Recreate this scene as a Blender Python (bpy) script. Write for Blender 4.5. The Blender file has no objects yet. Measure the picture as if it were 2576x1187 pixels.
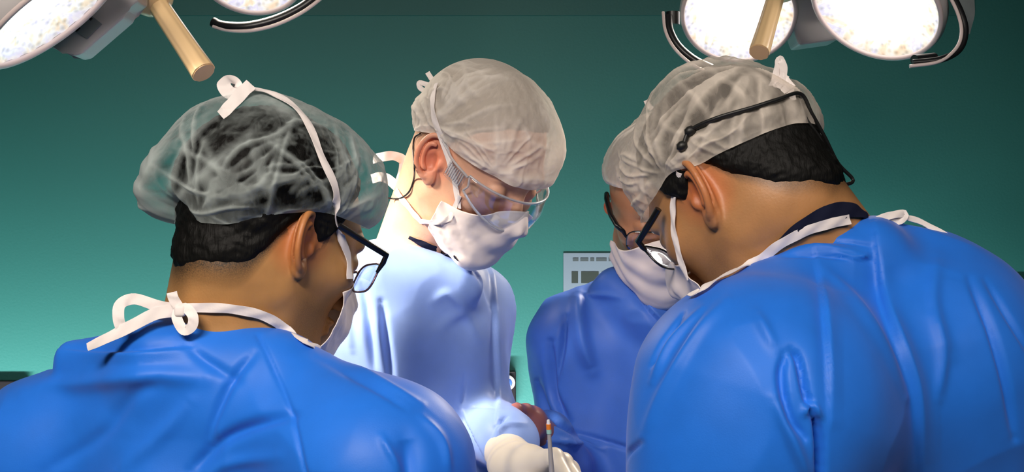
"""Four surgeons under two surgical lamps in a teal operating theatre."""
import bpy, bmesh, math, random
import numpy as np
from mathutils import Vector, Matrix
from mathutils.bvhtree import BVHTree
SC = bpy.context.scene
COL = SC.collection
R_ = math.radians
F = 3539.0
CAMZ = 1.6
# ------------------------------------------------------------------ camera, world, exposure, room lights
cam_data = bpy.data.cameras.new('camera')
cam_data.sensor_width = 36.0
cam_data.lens = F / 2576.0 * 36.0
cam_data.clip_start = 0.05
cam = bpy.data.objects.new('camera', cam_data)
COL.objects.link(cam)
cam.location = (0, 0, CAMZ)
cam.rotation_euler = (R_(90), 0, 0)
SC.camera = cam
SC.view_settings.view_transform = 'Standard'
SC.view_settings.look = 'None'
SC.view_settings.gamma = 1
SC.view_settings.exposure = 0.0
SC.view_settings.use_curve_mapping = False
world = bpy.data.worlds.new('world'); SC.world = world
world.use_nodes = True
world.node_tree.nodes['Background'].inputs[0].default_value = (0.5, 0.6, 0.62, 1)
world.node_tree.nodes['Background'].inputs[1].default_value = 0.12
SC.cycles.max_bounces = 8
SC.cycles.transparent_max_bounces = 24
SC.cycles.sample_clamp_indirect = 4.0

def light(name, kind, loc, target, energy, color=(1,1,1), **kw):
    d = bpy.data.lights.new(name, kind)
    d.energy = energy; d.color = color
    for k, v in kw.items(): setattr(d, k, v)
    o = bpy.data.objects.new(name, d); COL.objects.link(o)
    o.location = loc
    o.rotation_euler = (Vector(target) - Vector(loc)).to_track_quat('-Z', 'Y').to_euler()
    return o
# ceiling luminaires of the theatre (the panels themselves are built with the ceiling)
light('ceiling_light_lamp', 'AREA', (-0.7, -0.5, 2.93), (-0.45, 1.3, 1.2), 44, (1.0, 0.90, 0.80), shape='RECTANGLE', size=1.1, size_y=0.6, spread=R_(95))
light('ceiling_light_lamp', 'AREA', (1.1, -0.5, 2.93), (.6, 1.3, 1.2), 10.5, (1.0, 0.90, 0.80), shape='RECTANGLE', size=1.1, size_y=0.6, spread=R_(95))
WASH = 100
def P(x, y, d):
    return np.array([(x - 1288.0) / F * d, d, CAMZ - (y - 593.5) / F * d])
def PV(x, y, d): return Vector(P(x, y, d))
def nrm(v):
    v = np.asarray(v, float); return v / (np.linalg.norm(v) + 1e-12)

# ------------------------------------------------------------------ objects
def link(name, me, mat=None, parent=None, smooth=True):
    o = bpy.data.objects.new(name, me); COL.objects.link(o)
    if mat is not None: me.materials.append(mat)
    if smooth:
        me.polygons.foreach_set('use_smooth', np.ones(len(me.polygons), bool))
    if parent is not None:
        o.parent = parent
        if parent.type == 'EMPTY': o.matrix_parent_inverse = Matrix.Translation(-parent.location)
    return o
def tag(o, label, cat, group=None, kind=None):
    o['label'] = label; o['category'] = cat
    if group: o['group'] = group
    if kind: o['kind'] = kind
    return o
def empty(name, loc, label, cat, group=None):
    o = bpy.data.objects.new(name, None); COL.objects.link(o); o.location = loc
    return tag(o, label, cat, group)
def npmesh(name, V, Q):
    me = bpy.data.meshes.new(name)
    V = np.asarray(V, np.float32); Q = np.asarray(Q, np.int32)
    k = Q.shape[1]
    me.vertices.add(len(V)); me.vertices.foreach_set('co', V.ravel())
    me.loops.add(Q.size); me.loops.foreach_set('vertex_index', Q.ravel())
    me.polygons.add(len(Q))
    me.polygons.foreach_set('loop_start', np.arange(0, Q.size, k, dtype=np.int32))
    me.update(calc_edges=True); me.validate()
    return me
def verts(me):
    a = np.empty(len(me.vertices) * 3, np.float32); me.vertices.foreach_get('co', a); return a.reshape(-1, 3)
def vnormals(me):
    a = np.empty(len(me.vertices) * 3, np.float32); me.vertices.foreach_get('normal', a); return a.reshape(-1, 3)
def set_verts(me, V):
    me.vertices.foreach_set('co', np.asarray(V, np.float32).ravel()); me.update()
def attr(me, name, vals):
    a = me.attributes.new(name, 'FLOAT', 'POINT'); a.data.foreach_set('value', np.asarray(vals, np.float32))
def project(V):
    return 1288 + V[:, 0] / V[:, 1] * F, 593.5 - (V[:, 2] - CAMZ) / V[:, 1] * F

# ------------------------------------------------------------------ numpy noise
def _h(i, j, k, s):
    n = (i * 374761393 + j * 668265263 + k * 2147483647 % 1000003 * 97 + s * 1013904223) & 0xffffffff
    n = ((n ^ (n >> 13)) * 1274126177) & 0xffffffff
    return ((n ^ (n >> 16)) & 0xffff) / 32767.5 - 1.0
def vnoise(p, s=0):
    p = np.asarray(p, np.float64); i = np.floor(p).astype(np.int64); f = p - i; f = f * f * (3 - 2 * f)
    out = 0
    for a in (0, 1):
        for b in (0, 1):
            for c in (0, 1):
                w = (f[:, 0] if a else 1 - f[:, 0]) * (f[:, 1] if b else 1 - f[:, 1]) * (f[:, 2] if c else 1 - f[:, 2])
                out = out + w * _h(i[:, 0] + a, i[:, 1] + b, i[:, 2] + c, s)
    return out
def fbm(p, s=0, o=3):
    t = 0; a = 1.0; q = np.array(p, float)
    for k in range(o):
        t = t + a * vnoise(q, s + k); a *= .5; q = q * 2.03 + 11.3
    return t
def ridged(p, s=0): return 1 - 2 * np.abs(vnoise(p, s))

# ------------------------------------------------------------------ distance fields
def ell(p, c, r):
    q = p - np.asarray(c, p.dtype); r = np.asarray(r, p.dtype)
    k0 = np.sqrt(((q / r) ** 2).sum(1)); k1 = np.sqrt(((q / (r * r)) ** 2).sum(1))
    return k0 * (k0 - 1) / (k1 + 1e-9)
def cone(p, a, b, r1, r2):
    a = np.asarray(a, p.dtype); b = np.asarray(b, p.dtype); ab = b - a
    t = np.clip(((p - a) @ ab) / (ab @ ab + 1e-12), 0, 1)
    return np.sqrt(((p - a - t[:, None] * ab) ** 2).sum(1)) - (r1 + (r2 - r1) * t)
def smin(a, b, k):
    h = np.maximum(k - np.abs(a - b), 0) / k
    return np.minimum(a, b) - h * h * k * .25
def smax(a, b, k): return -smin(-a, -b, k)

def axis(lo, hi, flo, fhi, h, H):
    n1 = max(1, int(round((flo - lo) / H))) if flo > lo else 0
    n2 = max(2, int(round((fhi - flo) / h)))
    n3 = max(1, int(round((hi - fhi) / H))) if hi > fhi else 0
    a = []
    if n1: a.append(np.linspace(lo, flo, n1 + 1)[:-1])
    a.append(np.linspace(flo, fhi, n2 + 1))
    if n3: a.append(np.linspace(fhi, hi, n3 + 1)[1:])
    return np.concatenate(a).astype(np.float32)
def zoned(lo, hi, zones, H):
    """grid lines: coarse step H, finer inside the (a, b, h) zones"""
    x = lo; out = [lo]
    while x < hi:
        h = H
        for a, b, hh in zones:
            if x >= a - 1e-9 and x < b: h = min(h, hh)
            elif x < a: h = min(h, max(a - x, hh))
        x += h; out.append(x)
    return np.array(out, np.float32)
def polygonize(f, xs, ys, zs, B=8):
    nx, ny, nz = len(xs), len(ys), len(zs)
    val = np.full((nx, ny, nz), 1.0, np.float32)
    bs = [(i, min(i + B, nx), j, min(j + B, ny), k, min(k + B, nz)) for i in range(0, nx, B) for j in range(0, ny, B) for k in range(0, nz, B)]
    bs = np.array(bs)
    lo = np.stack([xs[bs[:, 0]], ys[bs[:, 2]], zs[bs[:, 4]]], 1)
    hi = np.stack([xs[bs[:, 1] - 1], ys[bs[:, 3] - 1], zs[bs[:, 5] - 1]], 1)
    ctr = (lo + hi) / 2; rad = np.sqrt(((hi - lo) ** 2).sum(1)) / 2
    d = f(ctr.astype(np.float32))
    act = np.abs(d) < rad * 1.5 + 0.012
    for b, dd in zip(bs[~act], d[~act]):
        val[b[0]:b[1], b[2]:b[3], b[4]:b[5]] = 1 if dd > 0 else -1
    pts = []; sh = []
    def flush():
        if not pts: return
        v = f(np.concatenate(pts)); o = 0
        for b in sh:
            n = (b[1] - b[0]) * (b[3] - b[2]) * (b[5] - b[4])
            val[b[0]:b[1], b[2]:b[3], b[4]:b[5]] = v[o:o + n].reshape(b[1] - b[0], b[3] - b[2], b[5] - b[4]); o += n
        pts.clear(); sh.clear()
    tot = 0
    for b in bs[act]:
        g = np.meshgrid(xs[b[0]:b[1]], ys[b[2]:b[3]], zs[b[4]:b[5]], indexing='ij')
        pts.append(np.stack([q.ravel() for q in g], 1).astype(np.float32)); sh.append(b); tot += pts[-1].shape[0]
        if tot > 400000: flush(); tot = 0
    flush()
    return nets(val, xs, ys, zs)
def nets(val, xs, ys, zs):
    s = val < 0
    nx, ny, nz = val.shape
    c = [(a, b, d) for a in (0, 1) for b in (0, 1) for d in (0, 1)]
    cnt = np.zeros((nx - 1, ny - 1, nz - 1), np.int8)
    for a, b, d in c: cnt += s[a:nx - 1 + a, b:ny - 1 + b, d:nz - 1 + d]
    idx = np.argwhere((cnt > 0) & (cnt < 8))
    N = len(idx); vid = np.full(cnt.shape, -1, np.int32); vid[idx[:, 0], idx[:, 1], idx[:, 2]] = np.arange(N)
    acc = np.zeros((N, 3)); n = np.zeros(N)
    cv = {q: val[idx[:, 0] + q[0], idx[:, 1] + q[1], idx[:, 2] + q[2]] for q in c}
    for q in c:
        for ax in range(3):
            if q[ax]: continue
            q2 = list(q); q2[ax] = 1; q2 = tuple(q2)
            v0, v1 = cv[q], cv[q2]; m = (v0 < 0) != (v1 < 0)
            t = np.where(m, v0 / np.where(m, v0 - v1, 1), 0)
            pt = np.zeros((N, 3)); pt[:] = q; pt[:, ax] = t
            acc[m] += pt[m]; n[m] += 1
    acc /= np.maximum(n, 1)[:, None]
    V = np.stack([X[idx[:, i]] + acc[:, i] * (X[idx[:, i] + 1] - X[idx[:, i]]) for i, X in enumerate((xs, ys, zs))], 1)
    Q = []
    for ax in range(3):
        o1, o2 = (ax + 1) % 3, (ax + 2) % 3
        sl0 = [slice(None)] * 3; sl1 = [slice(None)] * 3
        sl0[ax] = slice(0, -1); sl1[ax] = slice(1, None)
        m = s[tuple(sl0)] != s[tuple(sl1)]
        e = np.argwhere(m)
        e = e[(e[:, o1] > 0) & (e[:, o1] < val.shape[o1] - 1) & (e[:, o2] > 0) & (e[:, o2] < val.shape[o2] - 1)]
        if not len(e): continue
        u1 = np.zeros(3, int); u1[o1] = 1; u2 = np.zeros(3, int); u2[o2] = 1
        g = [e - u1 - u2, e - u2, e, e - u1]
        q = np.stack([vid[k[:, 0], k[:, 1], k[:, 2]] for k in g], 1)
        ins = s[e[:, 0], e[:, 1], e[:, 2]]
        q[~ins] = q[~ins][:, ::-1]
        Q.append(q)
    Q = np.concatenate(Q); Q = Q[(Q >= 0).all(1)]
    return V, Q
def smooth_mesh(V, Q, it=2, lam=.5):
    V = V.copy(); n = len(V)
    a = np.concatenate([Q[:, [0, 1]], Q[:, [1, 2]], Q[:, [2, 3]], Q[:, [3, 0]]])
    deg = np.bincount(a[:, 0], minlength=n) + np.bincount(a[:, 1], minlength=n)
    for _ in range(it):
        S = np.zeros_like(V)
        for k in range(3):
            S[:, k] = np.bincount(a[:, 0], V[a[:, 1], k], n) + np.bincount(a[:, 1], V[a[:, 0], k], n)
        V += lam * (S / np.maximum(deg, 1)[:, None] - V)
    return V
def sdf_mesh(name, f, xs, ys, zs, it=2):
    V, Q = polygonize(f, xs, ys, zs)
    return npmesh(name, smooth_mesh(V, Q, it), Q)

# ------------------------------------------------------------------ simple meshes
def tube_data(pts, r, n=8, flat=1.0, up=None):
    pts = [np.asarray(p, float) for p in pts]; m = len(pts)
    rs = r if hasattr(r, '__len__') else [r] * m
    V = []; prev = None
    for i, p in enumerate(pts):
        t = nrm(pts[min(i + 1, m - 1)] - pts[max(i - 1, 0)])
        if up is not None:
            u = up[i] if np.ndim(up) == 2 else up
            side = nrm(np.cross(t, u)); nn = np.cross(side, t)
        else:
            if prev is None: prev = np.array([0, 0, 1.0]) if abs(t[2]) < .9 else np.array([1.0, 0, 0])
            nn = nrm(prev - t * (prev @ t)); side = np.cross(t, nn); prev = nn
        for k in range(n):
            a = 2 * math.pi * k / n
            V.append(p + rs[i] * (math.cos(a) * side + math.sin(a) * flat * nn))
    Q = [[i * n + k, i * n + (k + 1) % n, (i + 1) * n + (k + 1) % n, (i + 1) * n + k] for i in range(m - 1) for k in range(n)]
    a0 = len(V); V.append(pts[0]); V.append(pts[-1])
    Q += [[a0, (k + 1) % n, k, k] for k in range(n)] + [[a0 + 1, (m - 1) * n + k, (m - 1) * n + (k + 1) % n, (m - 1) * n + (k + 1) % n] for k in range(n)]
    return V, Q
def spline(pts, n=8):
    pts = [np.asarray(p, float) for p in pts]
    if len(pts) < 3: return [pts[0] + (pts[-1] - pts[0]) * t for t in np.linspace(0, 1, n)]
    out = []
    ext = [2 * pts[0] - pts[1]] + pts + [2 * pts[-1] - pts[-2]]
    for i in range(1, len(ext) - 2):
        for t in np.linspace(0, 1, n, endpoint=False):
            a, b, c, d = ext[i - 1:i + 3]
            out.append(.5 * ((2 * b) + (c - a) * t + (2 * a - 5 * b + 4 * c - d) * t * t + (3 * b - a - 3 * c + d) * t ** 3))
    out.append(pts[-1]); return out
class MB:
    def __init__(s): s.V = []; s.F = []
    def add(s, V, Fs):
        o = len(s.V); s.V += [tuple(map(float, v)) for v in V]
        for f in Fs:
            g = []
            for i in f:
                if i + o not in g: g.append(i + o)
            if len(g) > 2: s.F.append(g)
        return s
    def tube(s, pts, r, n=8, flat=1.0, up=None, sm=0):
        if sm: pts = spline(pts, sm)
        return s.add(*tube_data(pts, r, n, flat, up))
    def ribbon(s, pts, w, nrmls, th=.0004, sm=6):
        """flat tape; pts with a facing normal for each"""
        m0 = len(pts)
        if sm:
            N = spline(nrmls, sm) if np.ndim(nrmls) == 2 else None
            W = [x[0] for x in spline([np.array([q, 0, 0.]) for q in w], sm)] if hasattr(w, '__len__') else None
            pts = spline(pts, sm)
            if N is None: N = [np.asarray(nrmls, float)] * len(pts)
            if W is None: W = [w] * len(pts)
        V = []; m = len(pts)
        for i, p in enumerate(pts):
            t = nrm(pts[min(i + 1, m - 1)] - pts[max(i - 1, 0)]); nn = nrm(N[i]); sd = nrm(np.cross(t, nn)); nn = np.cross(sd, t)
            for k in range(5):
                u = k / 2 - 1
                V.append(p + sd * u * W[i] / 2 + nn * (th + .0003 * (1 - u * u) + .0007 * math.sin(i * .9 + u * 2.2)))
            for k in range(5):
                u = 1 - k / 2
                V.append(p + sd * u * W[i] / 2 - nn * (th - .0007 * math.sin(i * .9 + u * 2.2)))
        Fs = [[i * 10 + k, i * 10 + (k + 1) % 10, (i + 1) * 10 + (k + 1) % 10, (i + 1) * 10 + k] for i in range(m - 1) for k in range(10)]
        Fs += [list(range(10))[::-1], [(m - 1) * 10 + k for k in range(10)]]
        return s.add(V, Fs)
    def lathe(s, prof, c, ax, n=48, ridge=0, nr=0, open_=False):
        """prof: (radius, height along ax)"""
        ax = nrm(ax); u = nrm(np.cross(ax, [0.3, .9, .2])); v = np.cross(ax, u); c = np.asarray(c, float)
        V = []
        for r, h in prof:
            for k in range(n):
                a = 2 * math.pi * k / n
                rr = r * (1 + ridge * math.cos(nr * a)) if nr else r
                V.append(c + ax * h + rr * (math.cos(a) * u + math.sin(a) * v))
        Fs = [[i * n + k, i * n + (k + 1) % n, (i + 1) * n + (k + 1) % n, (i + 1) * n + k] for i in range(len(prof) - 1) for k in range(n)]
        if prof[0][0] > 1e-6 and not open_: Fs.append(list(range(n))[::-1])
        if prof[-1][0] > 1e-6: Fs.append([(len(prof) - 1) * n + k for k in range(n)])
        return s.add(V, Fs)
    def box(s, c, sz, M=None, bev=0.0):
        bm = bmesh.new(); bmesh.ops.create_cube(bm, size=1)
        for v in bm.verts: v.co = Vector((v.co.x * sz[0], v.co.y * sz[1], v.co.z * sz[2]))
        if bev: bmesh.ops.bevel(bm, geom=bm.edges[:], offset=bev, segments=3, profile=.5, affect='EDGES')
        bm.verts.index_update()
        V = [((M @ v.co) if M else v.co) + Vector(c) for v in bm.verts]
        s.add(V, [[v.index for v in f.verts] for f in bm.faces]); bm.free(); return s
    def build(s, name, mat, parent=None, smooth=True, angle=50):
        me = bpy.data.meshes.new(name); me.from_pydata(s.V, [], s.F); me.update()
        bm = bmesh.new(); bm.from_mesh(me); bmesh.ops.recalc_face_normals(bm, faces=bm.faces[:])
        if angle:
            for e in bm.edges:
                if len(e.link_faces) == 2 and e.calc_face_angle(0) > R_(angle): e.smooth = False
        bm.to_mesh(me); bm.free()
        return link(name, me, mat, parent, smooth)
# ------------------------------------------------------------------ materials
def mat(name, col, rough=.5, **kw):
    m = bpy.data.materials.new(name); m.use_nodes = True
    b = m.node_tree.nodes['Principled BSDF']
    b.inputs['Base Color'].default_value = (*col, 1); b.inputs['Roughness'].default_value = rough
    for k, v in kw.items():
        b.inputs[k].default_value = v
    return m
def nd(m, t, **kw):
    n = m.node_tree.nodes.new(t)
    for k, v in kw.items():
        if k in n.inputs.keys() if isinstance(k, str) and hasattr(n.inputs, 'keys') else False: n.inputs[k].default_value = v
        else: setattr(n, k, v)
    return n
def lk(m, a, b): m.node_tree.links.new(a, b)
def ramp(m, fac, stops, interp='LINEAR'):
    r = nd(m, 'ShaderNodeValToRGB'); e = r.color_ramp.elements; r.color_ramp.interpolation = interp
    while len(e) < len(stops): e.new(.5)
    for s, (p, c) in zip(e, stops):
        s.position = p; s.color = (*c, 1) if len(c) == 3 else c
    lk(m, fac, r.inputs[0]); return r
def add_bump(m, scale, strength, dist=.001, detail=3, coord='Object', stretch=None, tex='ShaderNodeTexNoise'):
    tc = nd(m, 'ShaderNodeTexCoord'); t = nd(m, tex); t.inputs['Scale'].default_value = scale
    if 'Detail' in t.inputs.keys(): t.inputs['Detail'].default_value = detail
    src = tc.outputs[coord]
    if stretch:
        mp = nd(m, 'ShaderNodeMapping'); mp.inputs['Scale'].default_value = stretch; lk(m, src, mp.inputs[0]); src = mp.outputs[0]
    lk(m, src, t.inputs['Vector'])
    b = nd(m, 'ShaderNodeBump'); b.inputs['Strength'].default_value = strength; b.inputs['Distance'].default_value = dist
    lk(m, t.outputs[0], b.inputs['Height'])
    lk(m, b.outputs[0], m.node_tree.nodes['Principled BSDF'].inputs['Normal'])
    return b
def skin_mat(name, col, hair, sss=.06):
    m = mat(name, col, .48); b = m.node_tree.nodes['Principled BSDF']
    b.inputs['Subsurface Weight'].default_value = sss
    b.inputs['Subsurface Radius'].default_value = (.012, .004, .002); b.inputs['Subsurface Scale'].default_value = .5
    tc = nd(m, 'ShaderNodeTexCoord'); n = nd(m, 'ShaderNodeTexNoise'); n.inputs['Scale'].default_value = 28; n.inputs['Detail'].default_value = 5
    lk(m, tc.outputs['Object'], n.inputs[0])
    r = ramp(m, n.outputs[0], [(.3, tuple(c * .86 for c in col)), (.7, tuple(min(1, c * 1.1) for c in col))])
    red = nd(m, 'ShaderNodeMix', data_type='RGBA', blend_type='MIX'); a2 = nd(m, 'ShaderNodeAttribute', attribute_name='red')
    lk(m, a2.outputs['Fac'], red.inputs[0]); lk(m, r.outputs[0], red.inputs[6]); red.inputs[7].default_value = (min(1, col[0] * 1.15), col[1] * .55, col[2] * .42, 1)
    # short stubble / faded hair: a fine speckle weighted by the 'stub' attribute
    a = nd(m, 'ShaderNodeAttribute', attribute_name='stub')
    v = nd(m, 'ShaderNodeTexNoise'); v.inputs['Scale'].default_value = 900; v.inputs['Detail'].default_value = 2; lk(m, tc.outputs['Object'], v.inputs[0])
    mm = nd(m, 'ShaderNodeMath', operation='MULTIPLY_ADD'); lk(m, v.outputs[0], mm.inputs[0]); mm.inputs[1].default_value = 1.2; mm.inputs[2].default_value = .35
    m2 = nd(m, 'ShaderNodeMath', operation='MULTIPLY', use_clamp=True); lk(m, mm.outputs[0], m2.inputs[0]); lk(m, a.outputs['Fac'], m2.inputs[1])
    mx = nd(m, 'ShaderNodeMix', data_type='RGBA'); lk(m, m2.outputs[0], mx.inputs[0]); lk(m, red.outputs[2], mx.inputs[6]); mx.inputs[7].default_value = (*hair, 1)
    lk(m, mx.outputs[2], b.inputs['Base Color'])
    nn = nd(m, 'ShaderNodeTexNoise'); nn.inputs['Scale'].default_value = 420; nn.inputs['Detail'].default_value = 3; lk(m, tc.outputs['Object'], nn.inputs[0])
    bp = nd(m, 'ShaderNodeBump'); bp.inputs['Strength'].default_value = .25; bp.inputs['Distance'].default_value = .0008
    lk(m, nn.outputs[0], bp.inputs['Height']); lk(m, bp.outputs[0], b.inputs['Normal'])
    return m
def hair_mat(name, col):
    m = mat(name, col, .6, **{'Specular IOR Level': .18}); add_bump(m, 300, .8, .0015, 4, stretch=(1, 1, .25)); return m
def sheet_mat(name, col, lo, hi, scale=9.0, edge=1.25, expo=1.8):
    """thin non-woven tissue: part of the light goes straight through, more where it is bunched"""
    m = mat(name, col, .8); nt = m.node_tree; b = nt.nodes['Principled BSDF']; out = nt.nodes['Material Output']
    b.inputs['Specular IOR Level'].default_value = .2
    tr = nd(m, 'ShaderNodeBsdfTransparent'); tl = nd(m, 'ShaderNodeBsdfTranslucent'); tl.inputs[0].default_value = (*col, 1)
    mx = nd(m, 'ShaderNodeMixShader'); mx.inputs[0].default_value = .35; lk(m, b.outputs[0], mx.inputs[1]); lk(m, tl.outputs[0], mx.inputs[2])
    uv = nd(m, 'ShaderNodeTexCoord'); mp = nd(m, 'ShaderNodeMapping'); mp.inputs['Scale'].default_value = (scale * 5, scale * .9, 1); lk(m, uv.outputs['UV'], mp.inputs[0])
    n = nd(m, 'ShaderNodeTexNoise'); n.inputs['Scale'].default_value = 1.0; n.inputs['Detail'].default_value = 4; n.inputs['Distortion'].default_value = 1.6; lk(m, mp.outputs[0], n.inputs[0])
    a = nd(m, 'ShaderNodeAttribute', attribute_name='fold')
    ad = nd(m, 'ShaderNodeMath', operation='MULTIPLY_ADD'); lk(m, a.outputs['Fac'], ad.inputs[0]); ad.inputs[1].default_value = .75; 
    n2 = nd(m, 'ShaderNodeMapRange'); lk(m, n.outputs[0], n2.inputs[0]); n2.inputs[1].default_value = .4; n2.inputs[2].default_value = .75; n2.inputs[3].default_value = 0; n2.inputs[4].default_value = .22
    lk(m, n2.outputs[0], ad.inputs[2])
    lw = nd(m, 'ShaderNodeLayerWeight'); lw.inputs[0].default_value = .25
    sq = nd(m, 'ShaderNodeMath', operation='POWER'); lk(m, lw.outputs['Facing'], sq.inputs[0]); sq.inputs[1].default_value = expo
    pw = nd(m, 'ShaderNodeMath', operation='MULTIPLY_ADD'); lk(m, sq.outputs[0], pw.inputs[0]); pw.inputs[1].default_value = edge; lk(m, ad.outputs[0], pw.inputs[2])
    mr = nd(m, 'ShaderNodeMapRange'); lk(m, pw.outputs[0], mr.inputs[0]); mr.inputs[1].default_value = 0; mr.inputs[2].default_value = 1.1; mr.inputs[3].default_value = lo; mr.clamp = True; mr.inputs[4].default_value = hi
    fin = nd(m, 'ShaderNodeMixShader'); lk(m, mr.outputs[0], fin.inputs[0]); lk(m, tr.outputs[0], fin.inputs[1]); lk(m, mx.outputs[0], fin.inputs[2])
    lk(m, fin.outputs[0], out.inputs[0])
    tc2 = nd(m, 'ShaderNodeTexNoise'); tc2.inputs['Scale'].default_value = 500; lk(m, uv.outputs['Object'], tc2.inputs[0])
    bp = nd(m, 'ShaderNodeBump'); bp.inputs['Strength'].default_value = .2; bp.inputs['Distance'].default_value = .0006; lk(m, tc2.outputs[0], bp.inputs['Height']); lk(m, bp.outputs[0], b.inputs['Normal'])
    return m
def glass_mat(name, col=(.9, .95, 1), rough=.03, fac=.95, edge=.75):
    m = mat(name, col, rough); nt = m.node_tree; b = nt.nodes['Principled BSDF']; out = nt.nodes['Material Output']
    b.inputs['Specular IOR Level'].default_value = .8
    tr = nd(m, 'ShaderNodeBsdfTransparent'); tr.inputs[0].default_value = (.95, .97, 1, 1)
    g = nd(m, 'ShaderNodeBsdfGlossy'); g.inputs[0].default_value = (*col, 1); g.inputs[1].default_value = rough
    lw = nd(m, 'ShaderNodeLayerWeight'); lw.inputs[0].default_value = .5
    pw = nd(m, 'ShaderNodeMath', operation='POWER'); lk(m, lw.outputs['Facing'], pw.inputs[0]); pw.inputs[1].default_value = 3.0
    ma = nd(m, 'ShaderNodeMath', operation='MULTIPLY_ADD', use_clamp=True); lk(m, pw.outputs[0], ma.inputs[0]); ma.inputs[1].default_value = edge; ma.inputs[2].default_value = 1 - fac
    mx = nd(m, 'ShaderNodeMixShader'); lk(m, ma.outputs[0], mx.inputs[0]); lk(m, tr.outputs[0], mx.inputs[1]); lk(m, g.outputs[0], mx.inputs[2])
    lk(m, mx.outputs[0], out.inputs[0]); nt.nodes.remove(b); return m
def cloth(name, col, rough=.45, spec=.4, sheen=.2, tl=0.0):
    m = mat(name, col, rough); b = m.node_tree.nodes['Principled BSDF']
    b.inputs['Specular IOR Level'].default_value = spec; b.inputs['Sheen Weight'].default_value = sheen
    b.inputs['Sheen Tint'].default_value = (.75, .65, 1, 1)
    tc = nd(m, 'ShaderNodeTexCoord'); n = nd(m, 'ShaderNodeTexNoise'); n.inputs['Scale'].default_value = 14; n.inputs['Detail'].default_value = 6; lk(m, tc.outputs['Object'], n.inputs[0])
    r = ramp(m, n.outputs[0], [(.3, tuple(c * .9 for c in col)), (.7, tuple(min(1, c * 1.08) for c in col))]); lk(m, r.outputs[0], b.inputs['Base Color'])
    add_bump(m, 700, .12, .0006, 2)
    return m
# ------------------------------------------------------------------ room shell
M = {}
def wallmat(name, col):
    m = mat(name, col, .55); add_bump(m, 160, .25, .0015, 4); return m
M['wall'] = wallmat('teal_wall_paint', (.011, .135, .122))
M['wall_white'] = wallmat('pale_wall_paint', (.12, .13, .13))
M['ceil'] = wallmat('ceiling_paint', (.2, .2, .2))
M['floor'] = mat('floor_vinyl', (.12, .15, .15), .35); add_bump(M['floor'], 60, .1)
M['band'] = wallmat('dark_teal_band', (.009, .11, .10))
M['black'] = mat('black_plastic', (.008, .008, .01), .35)
M['white_plastic'] = mat('white_plastic', (.75, .75, .72), .4)
YW = 3.5
def struct(name, mb, m):
    o = mb.build(name, m, None, smooth=False); o['kind'] = 'structure'; return o
struct('floor', MB().box((0, .9, -.05), (5.2, 5.6, .1)), M['floor'])
struct('ceiling', MB().box((0, .9, 3.05), (5.2, 5.6, .1)), M['ceil'])
struct('wall_back', MB().box((0, YW + .05, 1.5), (5.2, .1, 3.0)), M['wall'])
struct('wall_front', MB().box((0, -1.85, 1.5), (5.2, .1, 3.0)), M['wall_white'])
struct('wall_left', MB().box((-2.55, .9, 1.5), (.1, 5.4, 3.0)), M['wall'])
struct('wall_right', MB().box((2.55, .9, 1.5), (.1, 5.4, 3.0)), M['wall'])
# shallow duct casing running along the top of the back wall, its lower edge just inside the frame
zt = P(0, 40, YW)[2]
struct('trim_1', MB().box((-.35, YW - .003, (zt + 3.0) / 2), (3.0, .006, 3.0 - zt - .002), bev=.0), M['band'])
struct('baseboard_back', MB().box((0, YW - .008, .05), (5.0, .016, .1)), M['band'])
for x in (-.7, 1.1):
    e = empty('ceiling_light', (x, -.5, 2.999), 'flat rectangular ceiling light panel in the ceiling %s' % ('nearer the left wall' if x < 0 else 'nearer the right wall'), 'light', 'ceiling light panels')
    MB().box((x, -.5, 2.975), (1.3, .7, .048), bev=.006).build('frame', M['white_plastic'], e, smooth=False)
    dm = mat('light_diffuser', (.9, .9, .9), .6); MB().box((x, -.5, 2.947), (1.18, .58, .006)).build('diffuser', dm, e, smooth=False)

# things on the back wall
def wallbox(x0, y0, x1, y1, th, d=YW):
    a = P(x0, y0, d); b = P(x1, y1, d)
    return ((a[0] + b[0]) / 2, d - th / 2, (a[2] + b[2]) / 2), (abs(b[0] - a[0]), th, abs(b[2] - a[2]))
M['poster'] = mat('poster_paper', (.15, .215, .27), .5)
M['poster_ink'] = mat('poster_ink', (.015, .03, .025), .6)
M['poster_text'] = mat('poster_grey_text', (.05, .075, .085), .6)
po = empty('wall_poster', PV(1520, 720, YW), 'pale grey-blue printed notice with dark pictures on the teal wall', 'poster')
c, s = wallbox(1417, 636, 1640, 940, .003); MB().box(c, s, bev=.0008).build('sheet', M['poster'], po, smooth=False)
tx = MB(); rng = random.Random(4)
x = 1441
while x < 1610:
    w = rng.choice([10, 14, 20, 26, 34])
    c, s = wallbox(x, 649, min(x + w, 1612), 657, .001, YW - .003); tx.box(c, s); x += w + 5
tx.build('printed_line', M['poster_text'], po, smooth=False)
for (a, b, c_, d) in ((1438, 683, 1454, 712), (1462, 683, 1506, 712), (1514, 683, 1600, 712)):
    c, s = wallbox(a, b, c_, d, .001, YW - .003); MB().box(c, s).build('picture', M['poster_ink'], po, smooth=False)
wb = empty('wall_device', PV(1287, 975, YW), 'slim black wall unit with a round white and blue disc low on the teal wall', 'device')
c, s = wallbox(1262, 931, 1298, 1022, .03); MB().box(c, s, bev=.003).build('body', M['black'], wb, smooth=False)
M['lamp_rim0'] = mat('grey_white_plastic', (.38, .40, .42), .5)
M['blue_plastic'] = mat('blue_plastic', (.04, .12, .4), .35)
ctr = P(1277, 962, YW - .03)
MB().lathe([(.017, 0), (.0185, .002), (.0185, .006), (.012, .008), (.011, .006), (0, .006)], ctr, (0, -1, 0), 32).build('disc_rim', M['lamp_rim0'], wb)
MB().lathe([(.0108, 0), (.0108, .0075), (.008, .009), (0, .009)], ctr, (0, -1, 0), 24).build('disc_centre', M['blue_plastic'], wb)
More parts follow.
